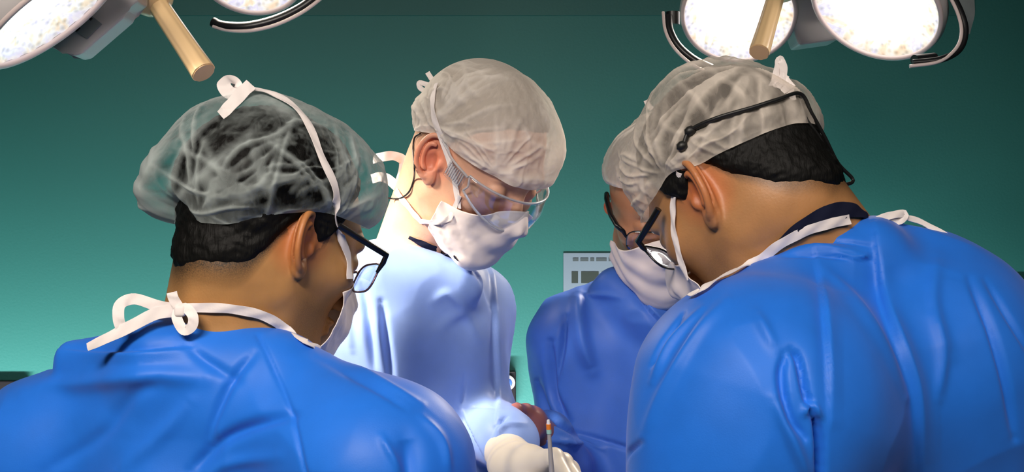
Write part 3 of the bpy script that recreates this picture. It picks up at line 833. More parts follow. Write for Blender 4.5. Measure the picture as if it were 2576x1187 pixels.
def build_a():
    pel = P(520, 2100, 1.45); pel[2] = .92
    bones = [(P(520, 1080, 1.47), P(520, 1700, 1.46), .10, .15),
             (P(130, 1150, 1.52), P(420, 1010, 1.47), .078, .07), (P(955, 1190, 1.36), P(640, 1005, 1.43), .080, .072),
             (P(130, 1150, 1.52), P(60, 1800, 1.58), .078, .06), (P(955, 1190, 1.36), P(1010, 1800, 1.42), .080, .062)]
    limbs = [(P(1010, 1800, 1.42), P(1250, 1650, 1.62), .045, .032), (P(60, 1800, 1.58), P(600, 1750, 1.78), .045, .032)] + legs_for(pel, 60)
    limbs += [(P(520, 1700, 1.46), pel, .13, .14)]
    H = person('surgeon in blue gown and sheer cap, back to the viewer, black-framed glasses', (765, 608), 1.40, -1, 39, 23, 0,
               P(555, 930, 1.47), bones, limbs, M['skin_a'], None, neck_r=.062, hfine=.0024, scale=.94)
    gb = bones + [(P(185, 900, 1.47), P(420, 920, 1.42), .017, .045, .03), (P(420, 920, 1.42), P(690, 915, 1.40), .045, .03, .03), (P(520, 1700, 1.46), P(520, 2300, 1.46), .15, .2),
                  (P(1010, 1800, 1.42), P(1220, 1670, 1.60), .06, .05), (P(60, 1800, 1.58), P(540, 1750, 1.76), .06, .05)]
    cuts = [(P(540, 600, 1.48), P(550, 925, 1.49), .085, .078)]
    folds = [([(160, 880), (320, 886), (470, 876)], 7, .003, 's'),
             ([(60, 985), (200, 965), (380, 945), (520, 952)], 22, .007), ([(110, 1187), (260, 1090), (330, 1000), (400, 960)], 18, -.004),
             ([(480, 1187), (560, 1110), (640, 1070), (740, 1045)], 16, -.009), ([(700, 1150), (560, 1170), (500, 1230)], 16, .004),
             ([(520, 1120), (545, 1040), (590, 950), (640, 890)], 12, -.006), ([(470, 870), (520, 910), (600, 960)], 14, -.004),
             ([(650, 845), (690, 930), (735, 1040), (775, 1200)], 6, -.0024, 'full'),
             ([(1020, 1100), (1030, 1160), (1035, 1240)], 26, -.009), ([(840, 890), (940, 950), (1060, 1020)], 9, .004),
             ([(790, 900), (920, 965), (1020, 1030)], 9, -.003), ([(1130, 1187), (1110, 1110), (1060, 1050)], 10, .004),
             ([(960, 1100), (1010, 1187)], 10, .004), ([(300, 1187), (400, 1100), (480, 1010)], 20, .004)]
    H.gown = gown(H, 'gown', M['gown'], gb, cuts, (-.85, -.56, .0, .35), (1.15, 1.22, 1.55, 2.0), (1.33, 1.56), folds=folds, noise=.0022, seed=3, hf=.0025)
    hc, ht = (-.012, 0, .03), 0
    # hairline traced on the near side, mirrored to the far side
    near = [(432, 652), (470, 662), (530, 663), (600, 668), (650, 660), (680, 620), (712, 585), (735, 560)]
    pts = []
    for p in near:
        r = hit(H, *p, body_only=True)
        if r: 
            a, e, _ = azel(H, r[0], np.array(hc), tiltm(ht)); pts.append((a, e))
    a0 = [(180, -55)] ; pts2 = [q for q in pts if q[0] > 184]
    low = curve_from(a0 + pts2 + [(360 - a, e) for a, e in pts2] + [(268, -4), (92, -4), (280, -12), (80, -12), (290, -24), (70, -24), (297, -22), (63, -22), (304, 14), (56, 14), (330, 32), (30, 32), (0, 34)])
    set_stub(H, low, hc, ht, 12, .9, .45)
    hairmesh(H, M['hair_black'], low, 5, .007, bulk=(.005, .010))
    # bouffant cap
    cc = np.array((-.012, 0, .035)); ct = 0; T = tiltm(ct)
    rim = [(436, 562), (500, 556), (560, 560), (600, 562), (650, 545), (700, 536), (760, 532), (800, 531), (850, 548), (880, 560), (930, 575)]
    pts = []
    for p in rim:
        r = hit(H, *p, body_only=True)
        if r:
            a, e, _ = azel(H, r[0], cc, T); pts.append((a, e))
    pts = [q for q in pts if q[0] > 184]
    lowc = curve_from(pts + [(360 - a, e) for a, e in pts] + [(180, -14), (0, 12)])
    tg = [('px', x, y) for x, y in [(345, 522), (331, 503), (360, 430), (420, 340), (480, 285), (560, 248), (640, 232), (740, 245), (830, 288), (900, 330), (950, 380), (975, 430), (992, 485), (975, 545), (960, 580)]]
    tg += [(270, 15, .02, 20), (270, 45, .022, 20), (235, 20, .028, 18), (305, 15, .02, 15), (90, 15, .02, 20), (90, 45, .022, 20), (125, 15, .03, 15)]
    H.cap = shell(H, 'surgical_cap', M['cap'], cc, ct, lowc, field(H, cc, T, tg, .02), 480, 150, rim=.010, rimw=7, minclear=.0098, disp=pleats(11, GA), fold=foldmap(11, GA, bias=-.27), creases=CRA)
    add_bvh(H, H.cap)
    # mask
    mc = np.array((.0, 0, -.05)); T = tiltm(0)
    tg = [('px', 868, 760), ('px', 850, 850), ('px', 815, 888), ('px', 875, 700)]
    up = curve_from([(0, 30), (20, 24), (-20, 24), (45, 8), (-45, 8), (66, -8), (-66, -8), (90, -20), (-90, -20)])
    dn = curve_from([(0, -62), (30, -60), (-30, -60), (60, -50), (-60, -50), (72, -34), (-72, -34)])
    H.mask = shell(H, 'face_mask', M['mask'], mc, 0, dn, field(H, mc, T, tg, .012), 140, 70, upper=up, rim=.004, rimw=6, az_rng=(-40, 40), disp=lambda X, az, e, Y: .001 * np.sin(e / 4.0) + .0008 * fbm(X * 9, 4), thick=.0008, blur=220)
    add_bvh(H, H.mask)
    def Lw(x, y, z): return H.c + H.R @ (np.array([x, y, z]) * H.s)
    glasses(H, Lw, M['frame_black'], lens_z=.0, temple_h=.0034, full=False, fx=.112, wide=.076, wire=M['frame_dark'], tz=.024, tl=.024)
    for o in H.root.children_recursive:
        if o.name.startswith('temple_arm'): add_bvh(H, o)
    ties(H)
    add_bvh(H, H.gown)
    return H
def ties(H):
    p, n = trace(H, [(873, 700), (866, 640), (852, 560), (838, 480), (800, 390), (760, 300), (690, 245), (625, 232)], .004)
    MB().ribbon(p, .009, n).build('mask_tie', M['tape'], H.root)
    k = MB()
    q = H.c[1]
    p, n = trace(H, [(555, 290, H.c[1]-.06), (580, 265, H.c[1] - .06), (610, 232, H.c[1] - .05), (632, 212, H.c[1] - .045)], .004); k.ribbon(p, [.011, .013, .014, .013], [(0, -1, .3)] * 4)
    p, n = trace(H, [(600, 240, H.c[1] - .04), (575, 232, H.c[1] - .04), (563, 212, H.c[1] - .035), (578, 202, H.c[1] - .02), (592, 214, H.c[1] - .01), (600, 236, H.c[1] - .02)], .004); k.ribbon(p, .014, [(0, -1, .3)] * 6)
    k.build('cap_knot', M['tape'], H.root)
def ties_neck_a(H):
    p, n = trace(H, [(800, 880, 1.41), (765, 866), (720, 830), (680, 800), (630, 782), (560, 772), (490, 772), (455, 778)], .004); k = MB(); k.ribbon(p, .0095, n)
    p = [P(455, 778, 1.385), P(400, 770, 1.38), (P(340, 752, 1.38)), P(303, 765, 1.375), P(298, 800, 1.37), P(308, 832, 1.372)]; k.ribbon(p, .011, [(0.2, -1, .2)] * 6)
    p = [P(450, 782, 1.383), P(390, 790, 1.375), P(330, 820, 1.37), P(270, 850, 1.37), P(220, 873, 1.375)]; k.ribbon(p, [.011, .012, .012, .010, .008], [(0, -1, .2)] * 5)
    p = [P(455, 780, 1.375), P(437, 752, 1.372), P(432, 735, 1.372)]; k.ribbon(p, .010, [(0.3, -1, 0)] * 3)
    p = [P(450, 778, 1.375), P(445, 800, 1.37), P(462, 830, 1.368), P(483, 820, 1.366), P(485, 795, 1.366), P(468, 775, 1.37), P(452, 780, 1.372)]; k.ribbon(p, .010, [(0.2, -1, 0.1)] * 7)
    k.box(P(453, 782, 1.372), (.011, .008, .011), bev=.003)
    k.build('neck_tie', M['tape'], H.root)
# ================================================================== surgeon in the middle, turned to the right, goggles
def rimaz(H, rim, cc, T, lo=None):
    pts = []
    for p in rim:
        r = hit(H, *p, body_only=True)
        if r:
            a, e, _ = azel(H, r[0], cc, T); pts.append((a, e))
    return pts
CRB = [([(1110, 335), (1170, 300), (1240, 270), (1300, 262)], 6, .6), ([(1120, 350), (1190, 330), (1270, 320)], 5, .5), ([(1118, 310), (1160, 270), (1230, 235)], 7, -.6), ([(1150, 300), (1210, 262), (1250, 250)], 6, -.7),
       ([(1160, 370), (1240, 360), (1330, 350)], 6, .5), ([(1300, 260), (1320, 300), (1290, 350)], 12, -.6), ([(1310, 300), (1340, 360), (1390, 380)], 7, .6), ([(1340, 230), (1380, 300), (1400, 380)], 8, .5),
       ([(1180, 395), (1260, 380), (1340, 400)], 7, -.5), ([(1200, 420), (1290, 415), (1380, 430)], 8, .5), ([(1130, 395), (1160, 385), (1200, 405), (1290, 445), (1380, 462)], 9, .8)]
def build_b():
    pel = P(1080, 2100, 2.06); pel[2] = .92
    bones = [(P(1080, 860, 2.06), P(1080, 1700, 2.06), .112, .14),
             (P(985, 790, 2.0), P(1070, 760, 2.06), .075, .07), (P(1175, 770, 2.14), P(1100, 760, 2.08), .065, .07),
             (P(985, 790, 2.0), P(940, 1260, 1.95), .07, .055), (P(1180, 790, 2.14), P(1190, 1100, 2.14), .06, .05)]
    limbs = [(P(1185, 1060, 2.11), P(1280, 1138, 1.87), .034, .022), (P(940, 1260, 1.95), P(1140, 1335, 1.78), .036, .026)] + legs_for(pel, -50)
    limbs += [(P(1080, 1700, 2.06), pel, .12, .13)]
    H = person('surgeon in pale blue gown, dense white cap and clear goggles, brightly lit', (1085, 395), 1.88, -1, -40, 38, 0,
               P(1035, 690, 2.05), bones, limbs, M['skin_b'], None, neck_r=.058, hfine=.0024)
    gb = bones + [(P(1180, 1040, 2.12), P(1278, 1112, 1.885), .052, .040, .03), (P(1080, 1700, 2.06), P(1080, 2300, 2.06), .14, .16),
                  (P(940, 1260, 1.95), P(1150, 1320, 1.77), .055, .045)]
    gb += [(P(960, 680, 1.96), P(1150, 715, 1.965), .046, .036, .03)]
    cuts = []
    folds = [([(900, 700), (925, 800), (945, 940)], 10, -.010), ([(875, 760), (890, 880)], 8, .006), ([(960, 760), (972, 860), (985, 960)], 9, -.012),
             ([(1225, 640), (1245, 760), (1250, 900), (1252, 1100)], 5, -.004, 's'), ([(1180, 640), (1215, 700), (1240, 770)], 8, -.006),
             ([(1168, 940), (1160, 1030)], 4, -.003), ([(1100, 830), (1160, 790), (1200, 850)], 14, .004), ([(1090, 760), (1130, 740), (1180, 790)], 12, .004),
             ([(1160, 1030), (1200, 1100), (1235, 1170)], 4, -.004, 's'), ([(1160, 1027), (1250, 1030)], 2.5, -.002), ([(1250, 1075), (1275, 1055)], 4, -.006), ([(1235, 1120), (1270, 1075), (1320, 1070)], 5, .004)]
    H.gown = gown(H, 'gown', M['gown_pale_lit'], gb, cuts, (-.45, -.28, .05, .15), (1.6, 1.72, 2.1, 2.4), (1.3, 1.62), hf=.003, folds=folds, noise=.003, seed=13)
    hc = np.array((-.012, 0, .03)); T = tiltm(0)
    pts = rimaz(H, [(1035, 400), (1050, 380), (1100, 350)], hc, T)
    low = curve_from([(180, -30), (215, -28), (145, -28), (240, -20), (120, -20), (262, 0), (98, 0), (285, -6), (75, -6), (300, 20), (60, 20), (330, 36), (30, 36), (0, 38)])
    set_stub(H, low, hc, 0, 12, .5, .08)
    hairmesh(H, M['hair_grey'], low, 25, .006)
    cc = np.array((-.012, 0, .035))
    pts = rimaz(H, [(1055, 332), (1090, 338), (1122, 345), (1140, 370), (1160, 385), (1200, 412), (1240, 435), (1280, 455), (1330, 470), (1370, 478)], cc, T)
    keep = [q for q in pts if q[0] > 184 or q[0] < 4]
    low = curve_from(keep + [(360 - a, e) for a, e in keep if a > 184] + [(180, -6), (205, -6), (155, -6)])
    tg = [('px', x, y) for x, y in [(1045, 332), (1022, 290), (1040, 265), (1095, 232), (1118, 195), (1165, 172), (1230, 162), (1290, 175), (1340, 215), (1390, 275), (1415, 340), (1418, 410), (1405, 440), (1388, 470)]]
    tg += [(270, 10, .008, 15), (270, 40, .014, 18), (300, 30, .014, 15), (330, 25, .014, 15), (240, 10, .012, 15), (90, 15, .012, 20), (90, 45, .014, 20)]
    H.cap = shell(H, 'surgical_cap', M['cap_b'], cc, 0, low, field(H, cc, T, tg, .014), 420, 140, rim=.0085, rimw=9, minclear=.0082, disp=pleats(41, GB), fold=foldmap(41, GB), creases=CRB)
    add_bvh(H, H.cap)
    mc = np.array((.0, 0, -.05))
    tg = [('px', 1298, 570), ('px', 1285, 612), ('px', 1240, 642), ('px', 1186, 657), ('px', 1120, 632), (0, 12, .010, 12)]
    up = curve_from([(0, 24), (14, 21), (-14, 21), (35, 9), (-35, 9), (60, 4), (-60, 4), (90, 0), (-90, 0)])
    dn = curve_from([(0, -66), (30, -64), (-30, -64), (60, -46), (-60, -46), (75, -28), (-75, -28), (90, -20), (-90, -20)])
    H.mask = shell(H, 'face_mask', M['mask'], mc, 0, dn, field(H, mc, T, tg, .007, 9), 160, 80, upper=up, rim=.003, rimw=8, az_rng=(-62, 62), disp=lambda X, az, e, Y: .0012 * np.sin(e / 2.9 + .3 * np.sin(np.radians(az) * 2)) * np.clip(e / 8, 0, 1) + .0009 * fbm(X * 4, 4), thick=.0008, blur=220)
    add_bvh(H, H.mask)
    add_bvh(H, H.gown)
    # ties: strap from the cheek up over the ear and over the cap, lower strap round the neck
    k = MB()
    p, n = trace(H, [(1158, 520), (1150, 470), (1138, 420), (1120, 365), (1100, 310), (1092, 260), (1100, 215)], .003); k.ribbon(p, .009, n)
    p, n = trace(H, [(1062, 556), (1040, 530), (1015, 500), (1000, 480)], .003); k.ribbon(p, .009, n)
    p, n = trace(H, [(1060, 553), (1095, 556), (1130, 548), (1148, 520), (1160, 490)], .004); k.ribbon(p, .007, n)
    k.build('mask_tie', M['tape'], H.root)
    k = MB(); d = 1.96
    k.ribbon([P(1105, 225, d), P(1080, 215, d), P(1056, 208, d), P(1058, 222, d), P(1080, 234, d), P(1105, 235, d)], .007, [(0, -1, .2)] * 6)
    k.ribbon([P(1105, 228, d), P(1090, 205, d), P(1075, 182, d)], .007, [(0, -1, .2)] * 3)
    k.build('cap_knot', M['tape'], H.root)
    d = 2.0
    k = MB(); k.ribbon([P(1000, 470, d), P(1012, 440, d + .01), P(1015, 405, d + .01), P(990, 392, d), P(960, 395, d - .01), P(940, 400, d)], .014, [(0, -1, .3)] * 6)
    k.ribbon([P(1000, 470, d), P(975, 450, d), P(955, 445, d), P(935, 450, d)], .014, [(0, -1, .3)] * 4)
    k.build('neck_tie', M['tape'], H.root)
    p, n = trace(H, [(1062, 336), (1048, 348), (1044, 380), (1046, 420), (1046, 450), (1035, 480), (1015, 497), (996, 500), (975, 498)], .003)
    MB().tube(p, .0013, 8, sm=6).build('goggle_cord', M['cord'], H.root)
    # goggles: wrap-round clear shield with vented side arms
    def Lw(x, y, z): return H.c + H.R @ (np.array([x, y, z]) * H.s)
    g = MB(); V = []; n1, n2 = 41, 9
    for i in range(n1):
        a = -1 + 2 * i / (n1 - 1)
        for j in range(n2):
            b = j / (n2 - 1); ang = a * 1.28
            x = .035 + .088 * math.cos(ang) ** .75 * (1 - .05 * (b - .5) ** 2) - .01 * abs(b - .4); y = .080 * math.sin(ang)
            top = .012 + .004 * abs(a); bot = -.036 + .030 * abs(a) ** 2 + (.010 * math.exp(-(a / .14) ** 2))
            V.append(Lw(x, y, bot + (top - bot) * b))
    g.add(V, [[i * n2 + j, (i + 1) * n2 + j, (i + 1) * n2 + j + 1, i * n2 + j + 1] for i in range(n1 - 1) for j in range(n2 - 1)])
    H.gog = g.build('goggles', M['goggle'], H.root)
    sm = H.gog.modifiers.new('thickness', 'SOLIDIFY'); sm.thickness = .0016
    rm = MB(); rm.tube([V[i * n2 + n2 - 1] for i in range(n1)], .0016, 8); rm.tube([V[i * n2] for i in range(n1)], .0016, 8)
    for e in (0, n1 - 1): rm.tube([V[e * n2 + j] for j in range(n2)], .0014, 8)
    rm.build('rim', M['goggle_rim'], H.gog)
    for s in (-1, 1):
        vb = MB()
        M4 = Matrix(np.column_stack([H.R[:, 0], H.R[:, 1], H.R[:, 2]]).tolist())
        vb.box(Lw(.045, s * .0815, .004), (.036, .003, .024), M4, bev=.001)
        vb.build('side_shield', M['goggle'], H.gog, smooth=False)
        sl = MB()
        for k_ in range(8): sl.box(Lw(.031 + .004 * k_, s * .0832, .005), (.0014, .002, .017), M4)
        sl.build('vent_slots', M['goggle_rim'], H.gog, smooth=False)
        MB().tube([Lw(.064, s * .080, .014), Lw(.03, s * .083, .018), Lw(.01, s * .082, .024), Lw(-.012, s * .080, .028)], .0018, 8, sm=5).build('temple_arm', M['goggle_rim'], H.gog)
    p, n = trace(H, [(1030, 596), (1055, 608), (1085, 622), (1115, 636), (1150, 648)], .002)
    MB().ribbon(p, [.004, .008, .011, .012, .009], n).build('undershirt_collar', M['undershirt'], H.root)
    # gloved hand
    build_glove(H)
    return H
def build_glove(H):
    w = P(1292, 1172, 1.82); d = np.array
    kn = [P(1395, 1150, 1.735), P(1418, 1162, 1.755), P(1434, 1180, 1.775), P(1440, 1204, 1.795)]
    mid = [P(1432, 1215, 1.70), P(1462, 1225, 1.725), P(1472, 1240, 1.75), P(1468, 1258, 1.775)]
    tip = [P(1405, 1262, 1.69), P(1432, 1283, 1.71), P(1440, 1296, 1.735), P(1440, 1303, 1.76)]
    tb = [P(1310, 1215, 1.78), P(1345, 1245, 1.725), P(1388, 1262, 1.69)]
    def f(p):
        q = cone(p, P(1266, 1122, 1.875), w, .030, .028)
        q = smin(q, cone(p, w, P(1330, 1170, 1.79), .029, .027), .02)
        for i, k in enumerate(kn):
            q = smin(q, cone(p, P(1325, 1168 + 9 * i, 1.775 + .012 * i), k, .018, .0115), .016)
        g = None
        for a, b, c in zip(kn, mid, tip):
            s = smin(cone(p, a, b, .0105, .0092), cone(p, b, c, .0092, .0072), .004); g = s if g is None else np.minimum(g, s)
        q = smin(q, g, .006)
        t = smin(cone(p, tb[0], tb[1], .0135, .0105), cone(p, tb[1], tb[2], .0105, .008), .005); q = smin(q, t, .012)
        # rolled cuff edge and wrinkles at the wrist
        ax = nrm(w - P(1258, 1118, 1.87)); h = (p - P(1258, 1118, 1.87).astype(np.float32)) @ ax.astype(np.float32)
        return q + (.0005 * np.sin(h * 420) * np.exp(-((h - .045) / .02) ** 2)).astype(np.float32)
    me = sdf_mesh('glove', f, axis(-.08, .14, -.045, .1, .0015, .004), axis(1.6, 1.96, 1.66, 1.92, .0018, .004), axis(1.2, 1.4, 1.22, 1.37, .0015, .004), 2)
    H.glove = link('glove', me, M['glove'], H.root)
    # surgical instrument held between thumb and index finger
    e = empty('surgical_instrument', PV(1395, 1262, 1.69), 'thin steel surgical instrument with an orange tape band, held upright in the white glove', 'surgical tool')
    a = P(1379, 1056, 1.665); b = P(1394, 1275, 1.685); u = nrm(b - a); L = np.linalg.norm(b - a)
    def seg(t0, t1, r0, r1, nm, m, lab=None):
        o = MB().tube([a + u * L * t for t in np.linspace(t0, t1, 6)], list(np.linspace(r0, r1, 6)), 12).build(nm, m, e)
        if lab: o['label'] = lab
    seg(.15, 1.0, .0022, .0042, 'shaft', M['chrome']); seg(0, .05, .0016, .0024, 'tip', M['tip'], 'pale metal tip')
    seg(.045, .105, .003, .0031, 'tape_band', M['orange'], 'orange tape band'); seg(.1, .155, .003, .003, 'tape_band', M['mint'], 'pale green tape band')
M['goggle_rim'] = mat('goggle_rim_plastic', (.75, .75, .78), .15, **{'Transmission Weight': .6})
M['orange'] = mat('orange_tape', (.8, .22, .02), .4)
M['mint'] = mat('green_tape', (.35, .6, .5), .4)
# ================================================================== surgeon behind, facing the viewer
def build_c():
    pel = P(1665, 2100, 2.24); pel[2] = .92
    bones = [(P(1665, 890, 2.24), P(1665, 1700, 2.24), .12, .14), (P(1450, 862, 2.24), P(1600, 800, 2.26), .072, .065), (P(1890, 862, 2.24), P(1730, 800, 2.26), .072, .065),
             (P(1450, 862, 2.24), P(1450, 1250, 2.2), .07, .055), (P(1890, 862, 2.24), P(1900, 1250, 2.2), .07, .055)]
    limbs = [(P(1450, 1250, 2.2), P(1384, 1112, 2.05), .034, .02), (P(1900, 1250, 2.2), P(1700, 1330, 1.9), .04, .028)] + legs_for(pel, -90)
    limbs += [(P(1665, 1700, 2.24), pel, .12, .13)]
    H = person('surgeon in blue gown facing the viewer, face half hidden behind the black-haired surgeon', (1527, 522), 2.16, -1, -88, 27, 0,
               P(1650, 745, 2.24), bones, limbs, M['skin_c'], None, neck_r=.056, hfine=.0028, es=.3)
    gb = bones + [(P(1450, 1250, 2.2), P(1375, 1100, 2.02), .052, .036, .03), (P(1665, 1700, 2.24), P(1665, 2300, 2.24), .14, .16), (P(1900, 1250, 2.2), P(1730, 1325, 1.92), .055, .045), (P(1560, 740, 2.24), P(1740, 740, 2.24), .03, .03, .03)]
    gb += [(P(1548, 728, 2.19), P(1640, 800, 2.145), .03, .025, .03), (P(1640, 800, 2.145), P(1745, 745, 2.19), .025, .03, .03)]
    cuts = []
    folds = [([(1455, 740), (1462, 850), (1490, 930)], 18, .0180), ([(1425, 800), (1415, 870), (1400, 960)], 8, -.0120), ([(1385, 860), (1390, 980), (1430, 1060)], 9, -.0150),
             ([(1600, 735), (1630, 775), (1668, 815)], 4, -.0060, 's'), ([(1445, 745), (1520, 742), (1560, 748)], 6, .0045), ([(1350, 960), (1380, 1040), (1440, 1090)], 8, -.0090),
             ([(1345, 1075), (1400, 1068), (1450, 1100)], 5, -.0090), ([(1360, 1105), (1420, 1110), (1520, 1130)], 6, .0075), ([(1450, 1090), (1560, 1120), (1640, 1150)], 5, -.0060)]
    gown(H, 'gown', M['gown_mid'], gb, cuts, (-.02, .0, .3, .55), (1.85, 1.95, 2.3, 2.5), (1.26, 1.56), hf=.0034, folds=folds, noise=.0032, seed=33)
    hc = np.array((-.012, 0, .03)); T = tiltm(0)
    low = curve_from([(180, -35), (225, -30), (135, -30), (262, 8), (98, 8), (290, 8), (70, 8), (305, 20), (55, 20), (330, 38), (30, 38), (0, 40)])
    set_stub(H, low, hc, 0, 12, .5, .05)
    hairmesh(H, M['hair_black'], low, 45, .006)
    cc = np.array((-.012, 0, .035))
    low = curve_from([(0, 17), (30, 16), (330, 16), (60, 10), (300, 10), (80, 4), (280, 4), (100, 0), (260, 0), (130, -10), (230, -10), (180, -14)])
    tg = [('px', x, y) for x, y in [(1515, 485), (1513, 420), (1530, 372), (1570, 330), (1620, 292), (1670, 275), (1780, 420), (1775, 480)]] + [(0, 30, .012, 15), (330, 30, .014, 15)]
    H.cap = shell(H, 'surgical_cap', M['cap_b'], cc, 0, low, field(H, cc, T, tg, .016), 360, 110, rim=.0082, rimw=8, minclear=.008, disp=pleats(61, GC), fold=foldmap(61, GC))
    add_bvh(H, H.cap)
    k = MB(); k.ribbon([P(1640, 275, 2.2), P(1630, 262, 2.2), P(1625, 252, 2.2)], .008, [(0, -1, 0)] * 3); k.build('cap_knot', M['tape'], H.root)
    mc = np.array((.0, 0, -.05))
    tg = [('px', 1545, 660), ('px', 1556, 700), ('px', 1590, 740), ('px', 1640, 760), ('px', 1690, 758), (0, 12, .02, 14), (0, -10, .02, 14)]
    up = curve_from([(0, 26), (14, 22), (-14, 22), (35, 10), (-35, 10), (60, 6), (-60, 6), (90, 2), (-90, 2)])
    dn = curve_from([(0, -62), (30, -60), (-30, -60), (60, -48), (-60, -48), (75, -36), (-75, -36), (90, -30), (-90, -30)])
    H.mask = shell(H, 'face_mask', M['mask'], mc, 0, dn, field(H, mc, T, tg, .010), 160, 80, upper=up, rim=.003, rimw=8, az_rng=(-70, 70), disp=lambda X, az, e, Y: .0016 * np.sin(e / 2.9 + .3 * np.sin(np.radians(az) * 2)) * np.clip(e / 8, 0, 1) + .0008 * fbm(X * 4, 44), thick=.0008, blur=220)
    def Lw(x, y, z): return H.c + H.R @ (np.array([x, y, z]) * H.s)
    gl = glasses(H, Lw, M['frame_black'], lens_z=-.006, temple_h=.004, full=False, fx=.108, wide=.074)
    # gloved hand reaching past the sleeve
    w = P(1366, 1092, 2.0); pc = P(1335, 1062, 1.97)
    def f(p):
        q = cone(p, w, pc, .022, .02); 
        for i, (a, b, c) in enumerate([((1322, 1035), (1300, 1030), (1280, 1038)), ((1318, 1050), (1295, 1050), (1278, 1062)), ((1318, 1065), (1298, 1072), (1288, 1085)), ((1325, 1078), (1310, 1090), (1305, 1102))]):
            z = 1.955 + .006 * i
            q = smin(q, cone(p, pc, P(*a, z), .017, .0115), .012); g = smin(cone(p, P(*a, z), P(*b, z - .02), .0105, .009), cone(p, P(*b, z - .02), P(*c, z - .03), .009, .007), .004); q = smin(q, g, .004)
        q = smin(q, smin(cone(p, P(1345, 1075, 1.98), P(1338, 1098, 1.95), .013, .01), cone(p, P(1338, 1098, 1.95), P(1330, 1118, 1.93), .01, .008), .004), .01)
        return q
    me = sdf_mesh('glove', f, axis(-.03, .1, -.02, .08, .0016, .004), axis(1.85, 2.07, 1.88, 2.05, .0018, .004), axis(1.2, 1.42, 1.26, 1.4, .0016, .004), 2)
    link('glove', me, M['glove_b'], H.root)
    return H
def glasses(H, Lw, frame, lens_z=-.004, temple_h=.003, full=True, fx=.106, wide=.072, wire=None, tz=.014, tl=None):
    """spectacles: two lenses (child meshes), bridge and temples"""
    fr = []; wire = wire or frame
    def ring(s, n=28):
        out = []
        for k in range(n):
            t = 2 * math.pi * k / n; e = .62
            cx = math.copysign(abs(math.cos(t)) ** e, math.cos(t)) * .026; cz = math.copysign(abs(math.sin(t)) ** e, math.sin(t)) * .018
            y = s * .034 + cx; out.append(Lw(fx - 2.2 * (y * y) - .12 * (-cz), y, lens_z + cz))
        return out
    for s in (-1, 1):
        pts = [Lw(fx - .0085, s * .0605, lens_z + .005), Lw(fx - .009, s * (wide - .009), lens_z * .3 + tz * .7), Lw(fx - .014, s * wide, tz), Lw(.06, s * (wide + .006), tz + .001), Lw(.01, s * (wide + .008), tz + .004), Lw(-.012, s * (wide + .006), tz + .002), Lw(-.03, s * (wide + .001), tz - .014)]
        if tl: pts = pts[:4] + [Lw(tl, s * (wide + .006), tz + .004)]
        t_ = MB().tube(pts, [temple_h * .5, temple_h * .85] + [temple_h] * (len(pts) - 2), 10); fr.append(t_)
    g = MB().tube([Lw(fx, -.009, lens_z + .006), Lw(fx + .003, 0, lens_z + .009), Lw(fx, .009, lens_z + .006)], .0015, 8, sm=5).build('glasses', wire, H.root)
    for t_ in fr: t_.build('temple_arm', frame, g)
    for s in (-1, 1):
        r = ring(s); lm = MB(); c0 = sum(r) / len(r)
        V = [c0 + H.R[:, 0] * .001] + [c0 + (p - c0) * .5 + H.R[:, 0] * .0007 for p in r] + r; n = len(r)
        lm.add(V, [[0, 1 + k, 1 + (k + 1) % n] for k in range(n)] + [[1 + k, 1 + n + k, 1 + n + (k + 1) % n, 1 + (k + 1) % n] for k in range(n)])
        lo = lm.build('lens', M['lens'], g); sm = lo.modifiers.new('thickness', 'SOLIDIFY'); sm.thickness = .0015
        MB().tube(r + [r[0]], .0011 if not full else .0016, 8).build('lens_rim', wire, g)
    return g
